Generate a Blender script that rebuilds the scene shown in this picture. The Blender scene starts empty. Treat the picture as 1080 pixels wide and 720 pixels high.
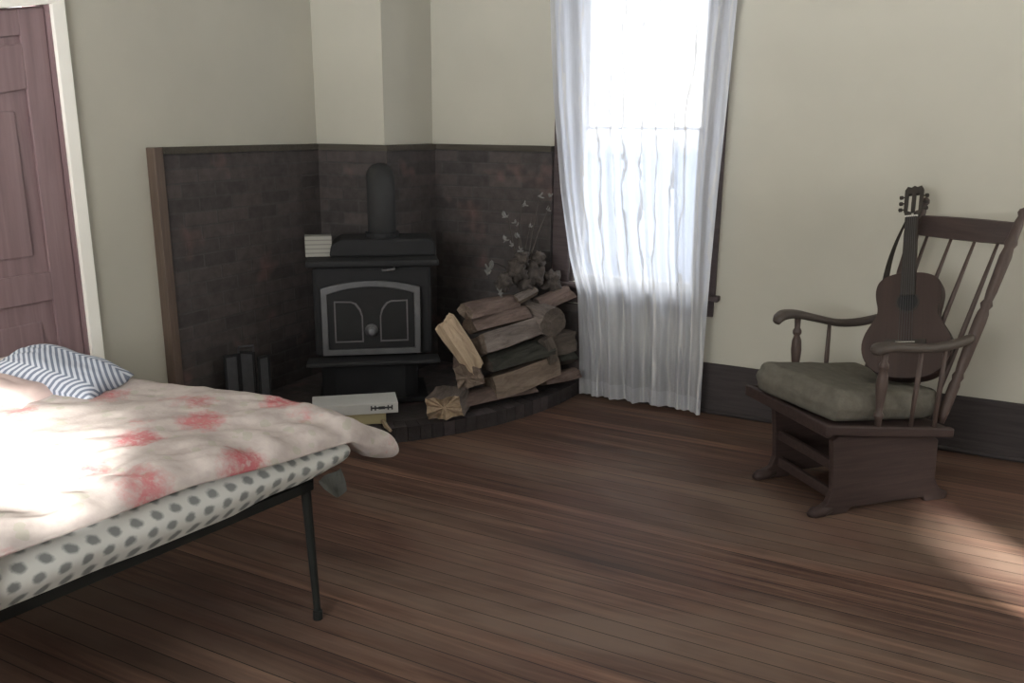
import bpy, bmesh, math, random
from mathutils import Vector, Matrix, noise
SC = bpy.context.scene
COL = SC.collection
PI = math.pi

# ------------------------------------------------------------------ helpers
def prop(o, label=None, cat=None, group=None, kind=None):
    if label: o['label'] = label
    if cat: o['category'] = cat
    if group: o['group'] = group
    if kind: o['kind'] = kind
    return o

def empty(name, loc=(0, 0, 0), rz=0.0, mat=None):
    o = bpy.data.objects.new(name, None)
    o.empty_display_size = .1
    COL.objects.link(o)
    if mat is not None: o.matrix_world = mat
    else:
        o.location = loc; o.rotation_euler = (0, 0, rz)
    return o

def link(name, bm, mat, parent=None, smooth=False, bevel=0.0, seg=2):
    me = bpy.data.meshes.new(name)
    bmesh.ops.recalc_face_normals(bm, faces=bm.faces[:])
    bm.to_mesh(me); bm.free()
    o = bpy.data.objects.new(name, me)
    COL.objects.link(o)
    for m in (mat if isinstance(mat, (list, tuple)) else [mat]):
        me.materials.append(m)
    if smooth:
        for p in me.polygons: p.use_smooth = True
    if bevel:
        b = o.modifiers.new('bevel', 'BEVEL'); b.width = bevel; b.segments = seg
        b.limit_method = 'ANGLE'; b.angle_limit = math.radians(40)
    if parent is not None: o.parent = parent
    return o

def box(bm, c, s, M=None, mi=0):
    """box with centre c and full size s, optional matrix"""
    x, y, z = (k / 2 for k in s)
    vs = [bm.verts.new(Vector(c) + Vector((a * x, b * y, d * z))) for a in (-1, 1) for b in (-1, 1) for d in (-1, 1)]
    if M is not None:
        for v in vs: v.co = M @ v.co
    for f in ((0, 1, 3, 2), (4, 6, 7, 5), (0, 4, 5, 1), (2, 3, 7, 6), (0, 2, 6, 4), (1, 5, 7, 3)):
        fc = bm.faces.new([vs[i] for i in f]); fc.material_index = mi
    return bm

def box2(bm, a, b, mi=0):
    return box(bm, [(p + q) / 2 for p, q in zip(a, b)], [abs(q - p) for p, q in zip(a, b)], None, mi)

def frame_of(d):
    d = Vector(d).normalized()
    u = d.orthogonal() if abs(d.z) > .95 else d.cross(Vector((0, 0, 1)))
    u.normalize()
    return d, u, d.cross(u).normalized()

def tube(bm, pts, rad, n=12, cap=True, sx=1.0, sy=1.0):
    """swept tube along pts; rad is a number or a list"""
    pts = [Vector(p) for p in pts]
    R = rad if isinstance(rad, (list, tuple)) else [rad] * len(pts)
    rings = []; u0 = None
    for i, p in enumerate(pts):
        d = (pts[min(i + 1, len(pts) - 1)] - pts[max(i - 1, 0)]).normalized()
        if u0 is None:
            _, u, w = frame_of(d)
        else:
            u = (u0 - d * u0.dot(d)).normalized(); w = d.cross(u)
        u0 = u
        rings.append([bm.verts.new(p + (u * math.cos(2 * PI * k / n) * sx + w * math.sin(2 * PI * k / n) * sy) * R[i]) for k in range(n)])
    for a, b in zip(rings, rings[1:]):
        for k in range(n):
            bm.faces.new((a[k], a[(k + 1) % n], b[(k + 1) % n], b[k]))
    if cap:
        bm.faces.new(rings[0][::-1]); bm.faces.new(rings[-1])
    return bm

def lathe(bm, p0, p1, prof, n=14):
    """turned shape between p0 and p1; prof = [(t, radius)]"""
    p0, p1 = Vector(p0), Vector(p1)
    return tube(bm, [p0.lerp(p1, t) for t, r in prof], [r for t, r in prof], n)

def prism(bm, poly, z0, z1, M=None):
    """poly in xy extruded z0..z1"""
    a = [bm.verts.new((x, y, z0)) for x, y in poly]
    b = [bm.verts.new((x, y, z1)) for x, y in poly]
    if M is not None:
        for v in a + b: v.co = M @ v.co
    bm.faces.new(a[::-1]); bm.faces.new(b)
    n = len(poly)
    for i in range(n):
        bm.faces.new((a[i], a[(i + 1) % n], b[(i + 1) % n], b[i]))
    return bm

def ring_prism(bm, outer, inner, z0, z1, M=None):
    """frame between two outlines with the same number of points"""
    n = len(outer)
    L = []
    for z in (z0, z1):
        for poly in (outer, inner):
            L.append([bm.verts.new((x, y, z)) for x, y in poly])
    if M is not None:
        for l in L:
            for v in l: v.co = M @ v.co
    o0, i0, o1, i1 = L
    for i in range(n):
        j = (i + 1) % n
        bm.faces.new((o0[i], o0[j], i0[j], i0[i])); bm.faces.new((o1[i], i1[i], i1[j], o1[j]))
        bm.faces.new((o0[i], o1[i], o1[j], o0[j])); bm.faces.new((i0[i], i0[j], i1[j], i1[i]))
    return bm

def B(): return bmesh.new()

def nz(p, s, k=0.0):
    return noise.noise(Vector(p) * s + Vector((k, k * 1.7, k * .3)))

# ------------------------------------------------------------------ materials
class NT:
    def __init__(s, name):
        s.m = bpy.data.materials.new(name); s.m.use_nodes = True
        s.t = s.m.node_tree; s.t.nodes.clear()
        s.out = s.n('ShaderNodeOutputMaterial')
        s.p = s.n('ShaderNodeBsdfPrincipled'); s.l(s.p.outputs[0], s.out.inputs[0])
    def n(s, t, **k):
        q = s.t.nodes.new(t)
        for a, b in k.items(): setattr(q, a, b)
        return q
    def l(s, a, b): s.t.links.new(a, b)
    def val(s, sock, v):
        if hasattr(v, 'is_linked') or hasattr(v, 'links'): s.l(v, sock)
        else: sock.default_value = v
    def math(s, op, a, b=0.0, c=0.0):
        q = s.n('ShaderNodeMath', operation=op)
        for i, v in enumerate((a, b, c)): s.val(q.inputs[i], v)
        return q.outputs[0]
    def coord(s, kind='Object', scale=(1, 1, 1), rot=(0, 0, 0), loc=(0, 0, 0)):
        c = s.n('ShaderNodeTexCoord'); m = s.n('ShaderNodeMapping')
        m.inputs['Scale'].default_value = scale; m.inputs['Rotation'].default_value = rot; m.inputs['Location'].default_value = loc
        s.l(c.outputs[kind], m.inputs[0]); return m.outputs[0]
    def noise(s, vec, scale, detail=4, rough=.55, dist=0.0):
        q = s.n('ShaderNodeTexNoise'); s.l(vec, q.inputs['Vector'])
        q.inputs['Scale'].default_value = scale; q.inputs['Detail'].default_value = detail
        q.inputs['Roughness'].default_value = rough; q.inputs['Distortion'].default_value = dist
        return q.outputs[0]
    def ramp(s, fac, stops, mode='LINEAR'):
        q = s.n('ShaderNodeValToRGB'); s.l(fac, q.inputs[0]); q.color_ramp.interpolation = mode
        e = q.color_ramp.elements
        while len(e) < len(stops): e.new(.5)
        for i, (p, c) in enumerate(stops):
            e[i].position = p; e[i].color = (*c, 1) if len(c) == 3 else c
        return q.outputs[0]
    def mix(s, fac, a, b, mode='MIX'):
        q = s.n('ShaderNodeMix', data_type='RGBA', blend_type=mode)
        s.val(q.inputs[0], fac)
        for i, v in ((6, a), (7, b)):
            s.val(q.inputs[i], (*v, 1) if isinstance(v, tuple) and len(v) == 3 else v)
        return q.outputs[2]
    def sep(s, vec):
        q = s.n('ShaderNodeSeparateXYZ'); s.l(vec, q.inputs[0]); return q.outputs
    def comb(s, x, y, z):
        q = s.n('ShaderNodeCombineXYZ')
        for i, v in enumerate((x, y, z)): s.val(q.inputs[i], v)
        return q.outputs[0]
    def base(s, c): s.val(s.p.inputs['Base Color'], (*c, 1) if isinstance(c, tuple) and len(c) == 3 else c)
    def rough(s, v): s.val(s.p.inputs['Roughness'], v)
    def bump(s, h, strength=.3, dist=.01):
        q = s.n('ShaderNodeBump'); s.l(h, q.inputs['Height'])
        q.inputs['Strength'].default_value = strength; q.inputs['Distance'].default_value = dist
        s.l(q.outputs[0], s.p.inputs['Normal'])

def plain(name, c, rough=.6, var=.12, scale=6, metal=0.0, bump=0.0, spec=.5):
    t = NT(name); v = t.coord()
    f = t.noise(v, scale)
    lo = tuple(k * (1 - var) for k in c); hi = tuple(min(1, k * (1 + var)) for k in c)
    t.base(t.ramp(f, [(.3, lo), (.7, hi)])); t.rough(rough)
    t.p.inputs['Metallic'].default_value = metal
    t.p.inputs['Specular IOR Level'].default_value = spec
    if bump: t.bump(t.noise(v, scale * 6), bump)
    return t.m

def wood(name, dark, light, axis=0, rough=.45, fine=60, spec=.5):
    """grain stretched along a local axis"""
    t = NT(name); sc = [1, 1, 1]; sc[axis] = .06
    v = t.coord(scale=tuple(sc))
    f = t.noise(v, fine, 5, .6, .6)
    t.base(t.ramp(f, [(.3, dark), (.7, light)])); t.rough(rough)
    t.p.inputs['Specular IOR Level'].default_value = spec
    t.bump(f, .12, .004)
    return t.m

MT = {}
MT['wall'] = plain('wall_paint', (.43, .412, .352), .85, .04, 2.2, spec=.15)
MT['ceil'] = plain('ceiling_paint', (.84, .83, .79), .9, .03, 2, spec=.1)
MT['trimwhite'] = plain('cream_gloss_paint', (0.9240, 0.9030, 0.8400), .4, .03, 3)
MT['dtrim'] = wood('dark_trim_wood', (0.0510, 0.0375, 0.0390), (0.0750, 0.0570, 0.0570), 0, .6, spec=.3)
MT['caprail'] = wood('dark_cap_wood', (0.0510, 0.0442, 0.0357), (0.0748, 0.0663, 0.0544), 0, .75, spec=.15)
MT['bwood'] = wood('dark_baseboard_wood', (0.0345, 0.0299, 0.0299), (0.0552, 0.0460, 0.0460), 0, .75, spec=.12)
MT['btrim'] = wood('brown_edge_board', (0.0805, 0.0552, 0.0425), (0.1207, 0.0839, 0.0644), 2, .6)
MT['doorw'] = wood('maroon_door_varnish', (0.1950, 0.1260, 0.1350), (0.2795, 0.1920, 0.2010), 2, .35, 25)
MT['black'] = plain('black_iron', (0.0169, 0.0169, 0.0182), .7, .12, 8, spec=.15)
MT['black2'] = plain('black_steel', (0.0195, 0.0195, 0.0208), .65, .12, 8, spec=.15)
MT['pipe'] = plain('flue_black', (0.0360, 0.0360, 0.0369), .75, .12, 8, spec=.15)
MT['glassblack'] = plain('sooty_glass_hole_shade', (0.0160, 0.0160, 0.0168), .35, .1, 8, spec=.2)
MT['nickel'] = plain('worn_nickel', (.105, .105, .11), .45, .12, 14, metal=.55)
MT['etch'] = plain('etched_line', (.08, .075, .08), .5, .1, 14)
MT['chrome'] = plain('bright_metal', (.6, .6, .6), .25, .05, 14, metal=1.0)
MT['screen'] = plain('grey_steel_mesh', (.055, .056, .062), .55, .15, 30, spec=.4)
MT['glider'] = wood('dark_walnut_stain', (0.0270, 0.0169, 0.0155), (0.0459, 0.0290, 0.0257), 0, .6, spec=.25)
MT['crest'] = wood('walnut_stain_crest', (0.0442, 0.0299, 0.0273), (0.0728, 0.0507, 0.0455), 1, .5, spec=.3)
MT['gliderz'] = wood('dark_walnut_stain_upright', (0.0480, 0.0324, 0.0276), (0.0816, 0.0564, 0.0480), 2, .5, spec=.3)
MT['arm'] = wood('lighter_arm_wood', (0.0468, 0.0364, 0.0312), (0.0728, 0.0572, 0.0481), 0, .5, spec=.3)  # armrest wood, lighter than the chair base
MT['cushion'] = plain('olive_beige_fabric', (0.1178, 0.1079, 0.0897), .95, .14, 26, bump=.3, spec=.1)
MT['guitar'] = wood('mahogany_guitar', (.022, .012, .0105), (.036, .0195, .0165), 2, .5, 40, .3)
MT['guitartop'] = wood('brown_guitar_top', (.030, .0175, .0145), (.046, .027, .022), 2, .5, 50, .3)
MT['neck'] = wood('dark_fretboard', (0.0312, 0.0260, 0.0221), (0.0468, 0.0390, 0.0325), 2, .6, spec=.25)
MT['ivory'] = plain('bone', (.55, .53, .47), .5, .05, 10)
MT['strap'] = plain('brown_strap', (.05, .042, .034), .85, .1, 40)
MT['bed_metal'] = plain('dark_green_bed_metal', (.013, .014, .013), .6, .15, 9, spec=.25)
MT['carton'] = plain('white_carton', (.50, .50, .49), .7, .04, 6)
MT['yellow'] = plain('yellow_carton', (.36, .31, .18), .75, .08, 6)
MT['ink'] = plain('dark_ink', (.035, .036, .04), .7, .1, 8)
MT['palebox'] = None
MT['kindle'] = wood('pale_kindling', (.28, .21, .14), (.42, .33, .23), 0, .8)
MT['leafpale'] = plain('pale_dried_leaf', (.14, .138, .13), .85, .2, 30)
MT['cone'] = plain('brown_seed_head', (.058, .047, .041), .9, .5, 40, bump=.5)
MT['stem'] = plain('dry_stem', (.05, .042, .037), .9, .2, 20)
MT['sheetpink'] = plain('dusty_pink_sheet', (.56, .44, .42), .95, .12, 9, spec=.1)

def mat_floor():
    t = NT('narrow_floor_boards'); v = t.coord()
    x, y, z = t.sep(v)
    W = .078
    row = t.math('FLOOR', t.math('DIVIDE', y, W))
    fr = t.math('FRACT', t.math('DIVIDE', y, W))
    wn = t.n('ShaderNodeTexWhiteNoise', noise_dimensions='1D'); t.l(row, wn.inputs['W'])
    tone = wn.outputs[0]
    xs = t.math('ADD', x, t.math('MULTIPLY', tone, 37.0))
    grain = t.noise(t.comb(t.math('MULTIPLY', xs, .9), t.math('MULTIPLY', y, 19.0), 0.0), 1.6, 6, .6, .7)
    worn = t.noise(t.comb(t.math('MULTIPLY', x, .55), t.math('MULTIPLY', y, 1.5), 3.0), 1.3, 4, .6, .5)
    blot = t.noise(v, 2.1, 3, .5)
    c = t.ramp(grain, [(.30, (.046, .0235, .0180)), (.5, (.095, .0525, .0390)), (.70, (.170, .104, .073))])
    tn = t.ramp(tone, [(0, (.62, .62, .62)), (1, (1.25, 1.2, 1.15))])
    c = t.mix(1.0, c, tn, 'MULTIPLY')
    c = t.mix(t.ramp(worn, [(.47, (0, 0, 0)), (.66, (.75, .75, .75))]), c, (.150, .104, .079))
    c = t.mix(t.ramp(blot, [(.5, (0, 0, 0)), (.75, (.4, .4, .4))]), c, (.108, .048, .041))
    gap = t.math('LESS_THAN', t.math('ABSOLUTE', t.math('SUBTRACT', fr, .5)), .478)
    c = t.mix(gap, (.016, .011, .010), c)
    t.base(c)
    t.rough(t.ramp(grain, [(.2, (.48,) * 3), (.8, (.66,) * 3)]))
    t.p.inputs['Specular IOR Level'].default_value = .28
    t.bump(t.math('ADD', t.math('MULTIPLY', grain, .35), t.math('MULTIPLY', gap, .5)), .35, .004)
    return t.m
MT['floor'] = mat_floor()

def mat_brick(name, swap):
    """dark sooty brick; swap chooses which axes run along the wall"""
    t = NT(name); x, y, z = t.sep(t.coord())
    v = t.comb(t.math('ADD', x, y) if swap else x, z if swap else y, 0.0)
    q = t.n('ShaderNodeTexBrick'); t.l(v, q.inputs['Vector'])
    q.inputs['Scale'].default_value = 1.0
    q.inputs['Brick Width'].default_value = .21; q.inputs['Row Height'].default_value = .068
    q.inputs['Mortar Size'].default_value = .0055; q.inputs['Mortar Smooth'].default_value = .3; q.inputs['Bias'].default_value = -.2
    q.inputs['Color1'].default_value = (.050, .044, .0435, 1); q.inputs['Color2'].default_value = (.080, .066, .0635, 1)
    q.inputs['Mortar'].default_value = (.060, .055, .054, 1)
    big = t.noise(v, 4.5, 2, .5)
    c = t.mix(t.ramp(big, [(.60, (0, 0, 0)), (.72, (.75, .75, .75))]), q.outputs[0], (.118, .074, .068))
    sm = t.noise(v, 18, 4, .6)
    c = t.mix(1.0, c, t.ramp(sm, [(.25, (.75,) * 3), (.75, (1.25,) * 3)]), 'MULTIPLY')
    t.base(c); t.rough(.75); t.p.inputs['Specular IOR Level'].default_value = .25
    t.bump(t.math('ADD', t.math('MULTIPLY', q.outputs[1], -.6), t.math('MULTIPLY', sm, .3)), .5, .006)
    return t.m
MT['brick'] = mat_brick('dark_sooty_brick', True)
MT['brickflat'] = mat_brick('dark_hearth_brick', False)

def mat_curtain():
    t = NT('sheer_white_curtain')
    u, v, _ = t.sep(t.coord('UV'))
    wob = t.noise(t.comb(t.math('MULTIPLY', u, 9.0), t.math('MULTIPLY', v, 7.0), 0.0), 1.0, 3, .6)
    uu = t.math('ADD', t.math('MULTIPLY', u, 11.0), t.math('MULTIPLY', wob, 1.3))
    d = t.math('ABSOLUTE', t.math('SUBTRACT', t.math('FRACT', uu), .5))
    slub = t.noise(t.comb(t.math('MULTIPLY', u, 60.0), t.math('MULTIPLY', v, 38.0), 0.0), 1.0, 2, .5)
    line = t.math('LESS_THAN', d, t.math('MULTIPLY', slub, .115))
    hem = t.math('LESS_THAN', v, .035)
    weave = t.noise(t.comb(t.math('MULTIPLY', u, 90.0), t.math('MULTIPLY', v, 14.0), 0.0), 1.0, 3, .6)
    dens = t.math('ADD', t.ramp(weave, [(.3, (.74,) * 3), (.7, (.84,) * 3)]), t.math('MULTIPLY', t.math('MAXIMUM', line, hem), .14))
    dif = t.n('ShaderNodeBsdfDiffuse'); dif.inputs[0].default_value = (.62, .62, .63, 1)
    trl = t.n('ShaderNodeBsdfTranslucent'); trl.inputs[0].default_value = (.79, .83, .94, 1)
    tra = t.n('ShaderNodeBsdfTransparent'); tra.inputs[0].default_value = (1, 1, 1, 1)
    m1 = t.n('ShaderNodeMixShader'); t.l(t.math('SUBTRACT', .52, t.math('MULTIPLY', line, .40)), m1.inputs[0])
    t.l(dif.outputs[0], m1.inputs[1]); t.l(trl.outputs[0], m1.inputs[2])
    m2 = t.n('ShaderNodeMixShader'); t.l(dens, m2.inputs[0])
    t.l(tra.outputs[0], m2.inputs[1]); t.l(m1.outputs[0], m2.inputs[2])
    t.l(m2.outputs[0], t.out.inputs[0])
    return t.m
MT['curtain'] = mat_curtain()

def mat_pane():
    t = NT('window_glass')
    tra = t.n('ShaderNodeBsdfTransparent'); tra.inputs[0].default_value = (.96, .97, .97, 1)
    gl = t.n('ShaderNodeBsdfGlossy'); gl.inputs['Roughness'].default_value = .03
    m = t.n('ShaderNodeMixShader'); m.inputs[0].default_value = .05
    t.l(tra.outputs[0], m.inputs[1]); t.l(gl.outputs[0], m.inputs[2]); t.l(m.outputs[0], t.out.inputs[0])
    return t.m
MT['pane'] = mat_pane()

def mat_quilt():
    t = NT('floral_quilt'); v = t.coord()
    w = t.noise(v, 6, 3, .6)
    vv = t.n('ShaderNodeVectorMath', operation='ADD')
    t.l(v, vv.inputs[0]); t.l(t.comb(t.math('MULTIPLY', w, .10), t.math('MULTIPLY', w, -.08), 0.0), vv.inputs[1])
    q = t.n('ShaderNodeTexVoronoi', feature='F1'); t.l(vv.outputs[0], q.inputs['Vector']); q.inputs['Scale'].default_value = 5.3
    petal = t.noise(v, 42, 3, .6)
    rad = t.math('ADD', q.outputs['Distance'], t.math('MULTIPLY', t.math('SUBTRACT', petal, .5), .42))
    cr, cg, cb = t.n('ShaderNodeSeparateColor').outputs, None, None
    sc = t.n('ShaderNodeSeparateColor'); t.l(q.outputs['Color'], sc.inputs[0])
    on = t.math('GREATER_THAN', sc.outputs[0], .10)
    bloom = t.math('MULTIPLY', on, t.ramp(rad, [(.22, (1,) * 3), (.44, (0,) * 3)]))
    base = t.ramp(t.noise(v, 14, 4, .6), [(.3, (.345, .300, .285)), (.7, (.48, .425, .405))])
    red = t.mix(sc.outputs[1], (.36, .055, .075), (.48, .15, .165))
    s2 = t.n('ShaderNodeTexVoronoi', feature='F1'); t.l(vv.outputs[0], s2.inputs['Vector']); s2.inputs['Scale'].default_value = 17
    sprig = t.math('MULTIPLY', t.math('LESS_THAN', t.math('ADD', s2.outputs['Distance'], t.math('MULTIPLY', petal, .2)), .36), .55)
    c = t.mix(sprig, base, (.33, .33, .27))
    mott = t.ramp(t.noise(v, 60, 3, .65), [(.34, (.35,) * 3), (.52, (1,) * 3)])
    c = t.mix(t.math('MULTIPLY', t.math('MULTIPLY', bloom, mott), .80), c, red)
    t.base(c); t.rough(.95); t.p.inputs['Specular IOR Level'].default_value = .1
    t.bump(t.noise(v, 55, 3, .6), .25, .004)
    return t.m
MT['quilt'] = mat_quilt()

def mat_dots():
    t = NT('medallion_print_mattress'); u, v, _ = t.sep(t.coord('UV'))
    a = t.math('DIVIDE', u, .043); b = t.math('DIVIDE', v, .037)
    row = t.math('FLOOR', b)
    a2 = t.math('ADD', a, t.math('MULTIPLY', .5, t.math('MODULO', t.math('ADD', row, 100.0), 2.0)))
    du = t.math('SUBTRACT', t.math('FRACT', a2), .5); dv = t.math('MULTIPLY', t.math('SUBTRACT', t.math('FRACT', b), .5), .8)
    r = t.math('SQRT', t.math('ADD', t.math('MULTIPLY', du, du), t.math('MULTIPLY', dv, dv)))
    n = t.noise(t.comb(t.math('MULTIPLY', u, 90.0), t.math('MULTIPLY', v, 90.0), 0.0), 1.0, 3, .6)
    r = t.math('ADD', r, t.math('MULTIPLY', t.math('SUBTRACT', n, .5), .22))
    c = t.mix(t.ramp(r, [(.19, (1,) * 3), (.34, (0,) * 3)]), (.52, .52, .50), (.19, .197, .195))
    t.base(c); t.rough(.9); t.p.inputs['Specular IOR Level'].default_value = .1
    return t.m
MT['dots'] = mat_dots()

def mat_chevron():
    t = NT('blue_chevron_print'); u, v, _ = t.sep(t.coord('UV'))
    zig = t.math('PINGPONG', t.math('ADD', v, .05), .125)
    s = t.math('FRACT', t.math('DIVIDE', t.math('ADD', u, t.math('MULTIPLY', zig, .9)), .021))
    c = t.mix(t.ramp(s, [(.46, (0,) * 3), (.54, (1,) * 3)]), (.52, .55, .62), (.17, .195, .26))
    t.base(c); t.rough(.9); t.p.inputs['Specular IOR Level'].default_value = .1
    return t.m
MT['chevron'] = mat_chevron()

def mat_ribbed():
    t = NT('pale_ruled_card'); x, y, z = t.sep(t.coord())
    s = t.math('FRACT', t.math('DIVIDE', z, .022))
    c = t.mix(t.ramp(s, [(.7, (0,) * 3), (.8, (1,) * 3)]), (.27, .26, .235), (.16, .155, .14))
    t.base(c); t.rough(.8); return t.m
MT['palebox'] = mat_ribbed()

def mat_bark(name, lo, hi):
    t = NT(name); v = t.coord(scale=(1, 1, .25))
    f = t.noise(v, 38, 5, .65, 1.0)
    g = t.noise(v, 9, 3, .5)
    c = t.ramp(f, [(.3, lo), (.7, hi)])
    c = t.mix(1.0, c, t.ramp(g, [(.3, (.75,) * 3), (.7, (1.25,) * 3)]), 'MULTIPLY')
    t.base(c); t.rough(.92); t.p.inputs['Specular IOR Level'].default_value = .15
    t.bump(f, .7, .01); return t.m
MT['bark_red'] = mat_bark('reddish_bark', (.085, .060, .052), (.165, .122, .106))
MT['bark_grey'] = mat_bark('greyish_bark', (.088, .072, .065), (.185, .155, .140))
MT['bark_green'] = mat_bark('dark_greenish_bark', (.026, .026, .0225), (.050, .049, .041))  # dark bark with a slight green tone
MT['split_tan'] = mat_bark('tan_split_wood', (.125, .094, .074), (.205, .160, .128))
MT['split_pale'] = mat_bark('pale_split_wood', (.27, .195, .135), (.44, .34, .24))
MT['split_dark'] = mat_bark('dark_split_wood', (.058, .048, .041), (.10, .082, .070))  # darkest tone of split wood

# ------------------------------------------------------------------ room shell
XL, XR, YB, YS, ZC, TH = -3.28, 2.60, 4.417, -1.60, 2.62, .16

def wall_with_holes(name, axis, pos, out, lo, hi, holes):
    """axis 'x': wall plane X=pos, runs along Y; 'y': plane Y=pos, runs along X.  out = +-1 outward side"""
    bm = B()
    us = sorted({lo, hi, *[h[0] for h in holes], *[h[1] for h in holes]})
    zs = sorted({-.1, ZC, *[h[2] for h in holes], *[h[3] for h in holes]})
    for a, b in zip(us, us[1:]):
        for c, d in zip(zs, zs[1:]):
            um, zm = (a + b) / 2, (c + d) / 2
            if any(h[0] < um < h[1] and h[2] < zm < h[3] for h in holes): continue
            if axis == 'x': box2(bm, (pos, a, c), (pos + out * TH, b, d))
            else: box2(bm, (a, pos, c), (b, pos + out * TH, d))
    bmesh.ops.remove_doubles(bm, verts=bm.verts[:], dist=1e-5)
    # drop the inner shared faces
    seen = {}
    for f in bm.faces:
        k = tuple(sorted(v.index for v in f.verts)); seen.setdefault(k, []).append(f)
    bm.verts.index_update()
    seen = {}
    for f in bm.faces[:]:
        k = tuple(sorted(v.index for v in f.verts)); seen.setdefault(k, []).append(f)
    dead = [f for fs in seen.values() if len(fs) > 1 for f in fs]
    bmesh.ops.delete(bm, geom=dead, context='FACES_ONLY')
    return prop(link(name, bm, MT['wall']), kind='structure')

W1 = (-1.905, -1.165, .645, 2.36)        # sheer-curtained window in the far wall (x0,x1,z0,z1)
W2 = (-.45, .76, 1.78, 2.03)             # unseen high window behind the camera, height cut to shape the bed's sun patch
W3 = (-2.20, -.35, 1.05, 2.20)            # unseen big window behind the camera, added for fill light
W4 = (.05, .72, .75, 1.30)               # small window in the side wall (y0,y1)
W5 = (2.70, 3.60, 1.00, 2.25)             # unseen big window in the side wall, added to brighten the left wall
DY0, DY1, DZ = 1.50, 2.36, 1.95          # door opening in the left wall

fl = B(); box2(fl, (XL - TH, YS - TH, -.1), (XR + TH, YB + TH, 0)); prop(link('floor', fl, MT['floor']), kind='structure')
ce = B(); box2(ce, (XL - TH, YS - TH, ZC), (XR + TH, YB + TH, ZC + .1)); prop(link('ceiling', ce, MT['ceil']), kind='structure')
wall_with_holes('wall_left', 'x', XL, -1, YS - TH, YB + TH, [(DY0, DY1, -.1, DZ)])
wall_with_holes('wall_right', 'y', YB, 1, XL, XR + TH, [W1])
wall_with_holes('wall_back', 'y', YS, -1, XL, XR + TH, [W2, W3])
wall_with_holes('wall_side', 'x', XR, 1, YS, YB, [W4, W5])
# square chimney breast boxed into the corner
cb = B(); box2(cb, (XL, 3.93, 0), (-2.81, YB, ZC)); prop(link('wall_chimney', cb, MT['wall']), kind='structure')

# baseboards (tall, dark)
def baseboard(name, a, b):
    bm = B(); box2(bm, a, b); return prop(link(name, bm, MT['bwood'], bevel=.006), kind='structure')
baseboard('baseboard_right', (-1.735, YB, 0), (XR, YB - .022, .275))
baseboard('baseboard_left', (XL, DY1 + .06, 0), (XL + .022, 2.755, .275))
baseboard('baseboard_side', (XR, YS, 0), (XR - .022, YB - .022, .275))
sh = B(); tube(sh, [(-1.735, YB - .030, .010), (XR, YB - .030, .010)], .012, 8)
prop(link('trim_1', sh, MT['bwood'], smooth=True), kind='structure')

# ---- the door on the left: panelled maroon door in a cream casing, whose head has sagged towards the left
dr = prop(empty('door_1', (XL, 1.93, 0)), kind='structure')
def D(y, z): return (y - 1.93, z)
MD = Matrix(((0, 0, 1, 0), (1, 0, 0, 0), (0, 1, 0, 0), (0, 0, 0, 1)))       # (y,z,x) -> local xyz
bm = B()
prism(bm, [D(1.50, 0), D(2.352, 0), D(2.352, 1.948), D(1.50, 1.80)], -.075, -.035, MD)
link('door_slab', bm, MT['doorw'], dr)
bm = B()
def sag(y): return 1.948 - (2.352 - y) * .19
def door_piece(y0, y1, z0, z1, d0=-.035, d1=-.020):
    prism(bm, [D(y0, z0(y0) if callable(z0) else z0), D(y1, z0(y1) if callable(z0) else z0),
               D(y1, z1(y1) if callable(z1) else z1), D(y0, z1(y0) if callable(z1) else z1)], d0, d1, MD)
door_piece(2.235, 2.346, .02, lambda y: sag(y) - .004)
door_piece(1.51, 1.62, .02, lambda y: sag(y) - .004)
door_piece(1.62, 2.235, lambda y: sag(y) - .10, lambda y: sag(y) - .004)
door_piece(1.62, 2.235, lambda y: sag(y) - .30, lambda y: sag(y) - .13)
door_piece(1.62, 2.235, .78, .90); door_piece(1.62, 2.235, .02, .22)
link('door_rails', bm, MT['doorw'], dr, bevel=.004)
bm = B()
for (z0, z1) in ((.24, .76), (.92, 1.60)):
    door_piece(1.68, 2.175, z0 + .05, z1 - .06, -.035, -.026)
link('raised_panel', bm, MT['doorw'], dr, bevel=.006)
bm = B(); lathe(bm, (-.022, 1.565 - 1.93, .95), (.045, 1.565 - 1.93, .95), [(0, .022), (.15, .022), (.2, .009), (.5, .009), (.6, .024), (.85, .027), (1, .012)])
link('door_knob', bm, MT['bed_metal'], dr, smooth=True)
bm = B()
door_piece(2.348, 2.362, 0, lambda y: sag(y) + .004, -.16, .004)
link('door_stop', bm, MT['doorw'], dr)
bm = B()
prism(bm, [D(2.354, 0), D(2.412, 0), D(2.412, 1.99), D(2.354, 1.952)], 0, .022, MD)
prism(bm, [D(2.412, 1.99), D(2.412, 2.06), D(1.42, 1.90), D(1.42, 1.78), D(1.50, 1.79), D(2.354, 1.952)], 0, .022, MD)
prism(bm, [D(1.42, 0), D(1.50, 0), D(1.50, 1.79), D(1.42, 1.78)], 0, .022, MD)
# masonry between the sloping head and the opening
prism(bm, [D(1.50, 1.785), D(2.36, 1.953), D(2.36, 1.96), D(1.50, 1.96)], -.14, .0, MD)
link('door_casing', bm, MT['trimwhite'], dr, bevel=.003)

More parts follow.
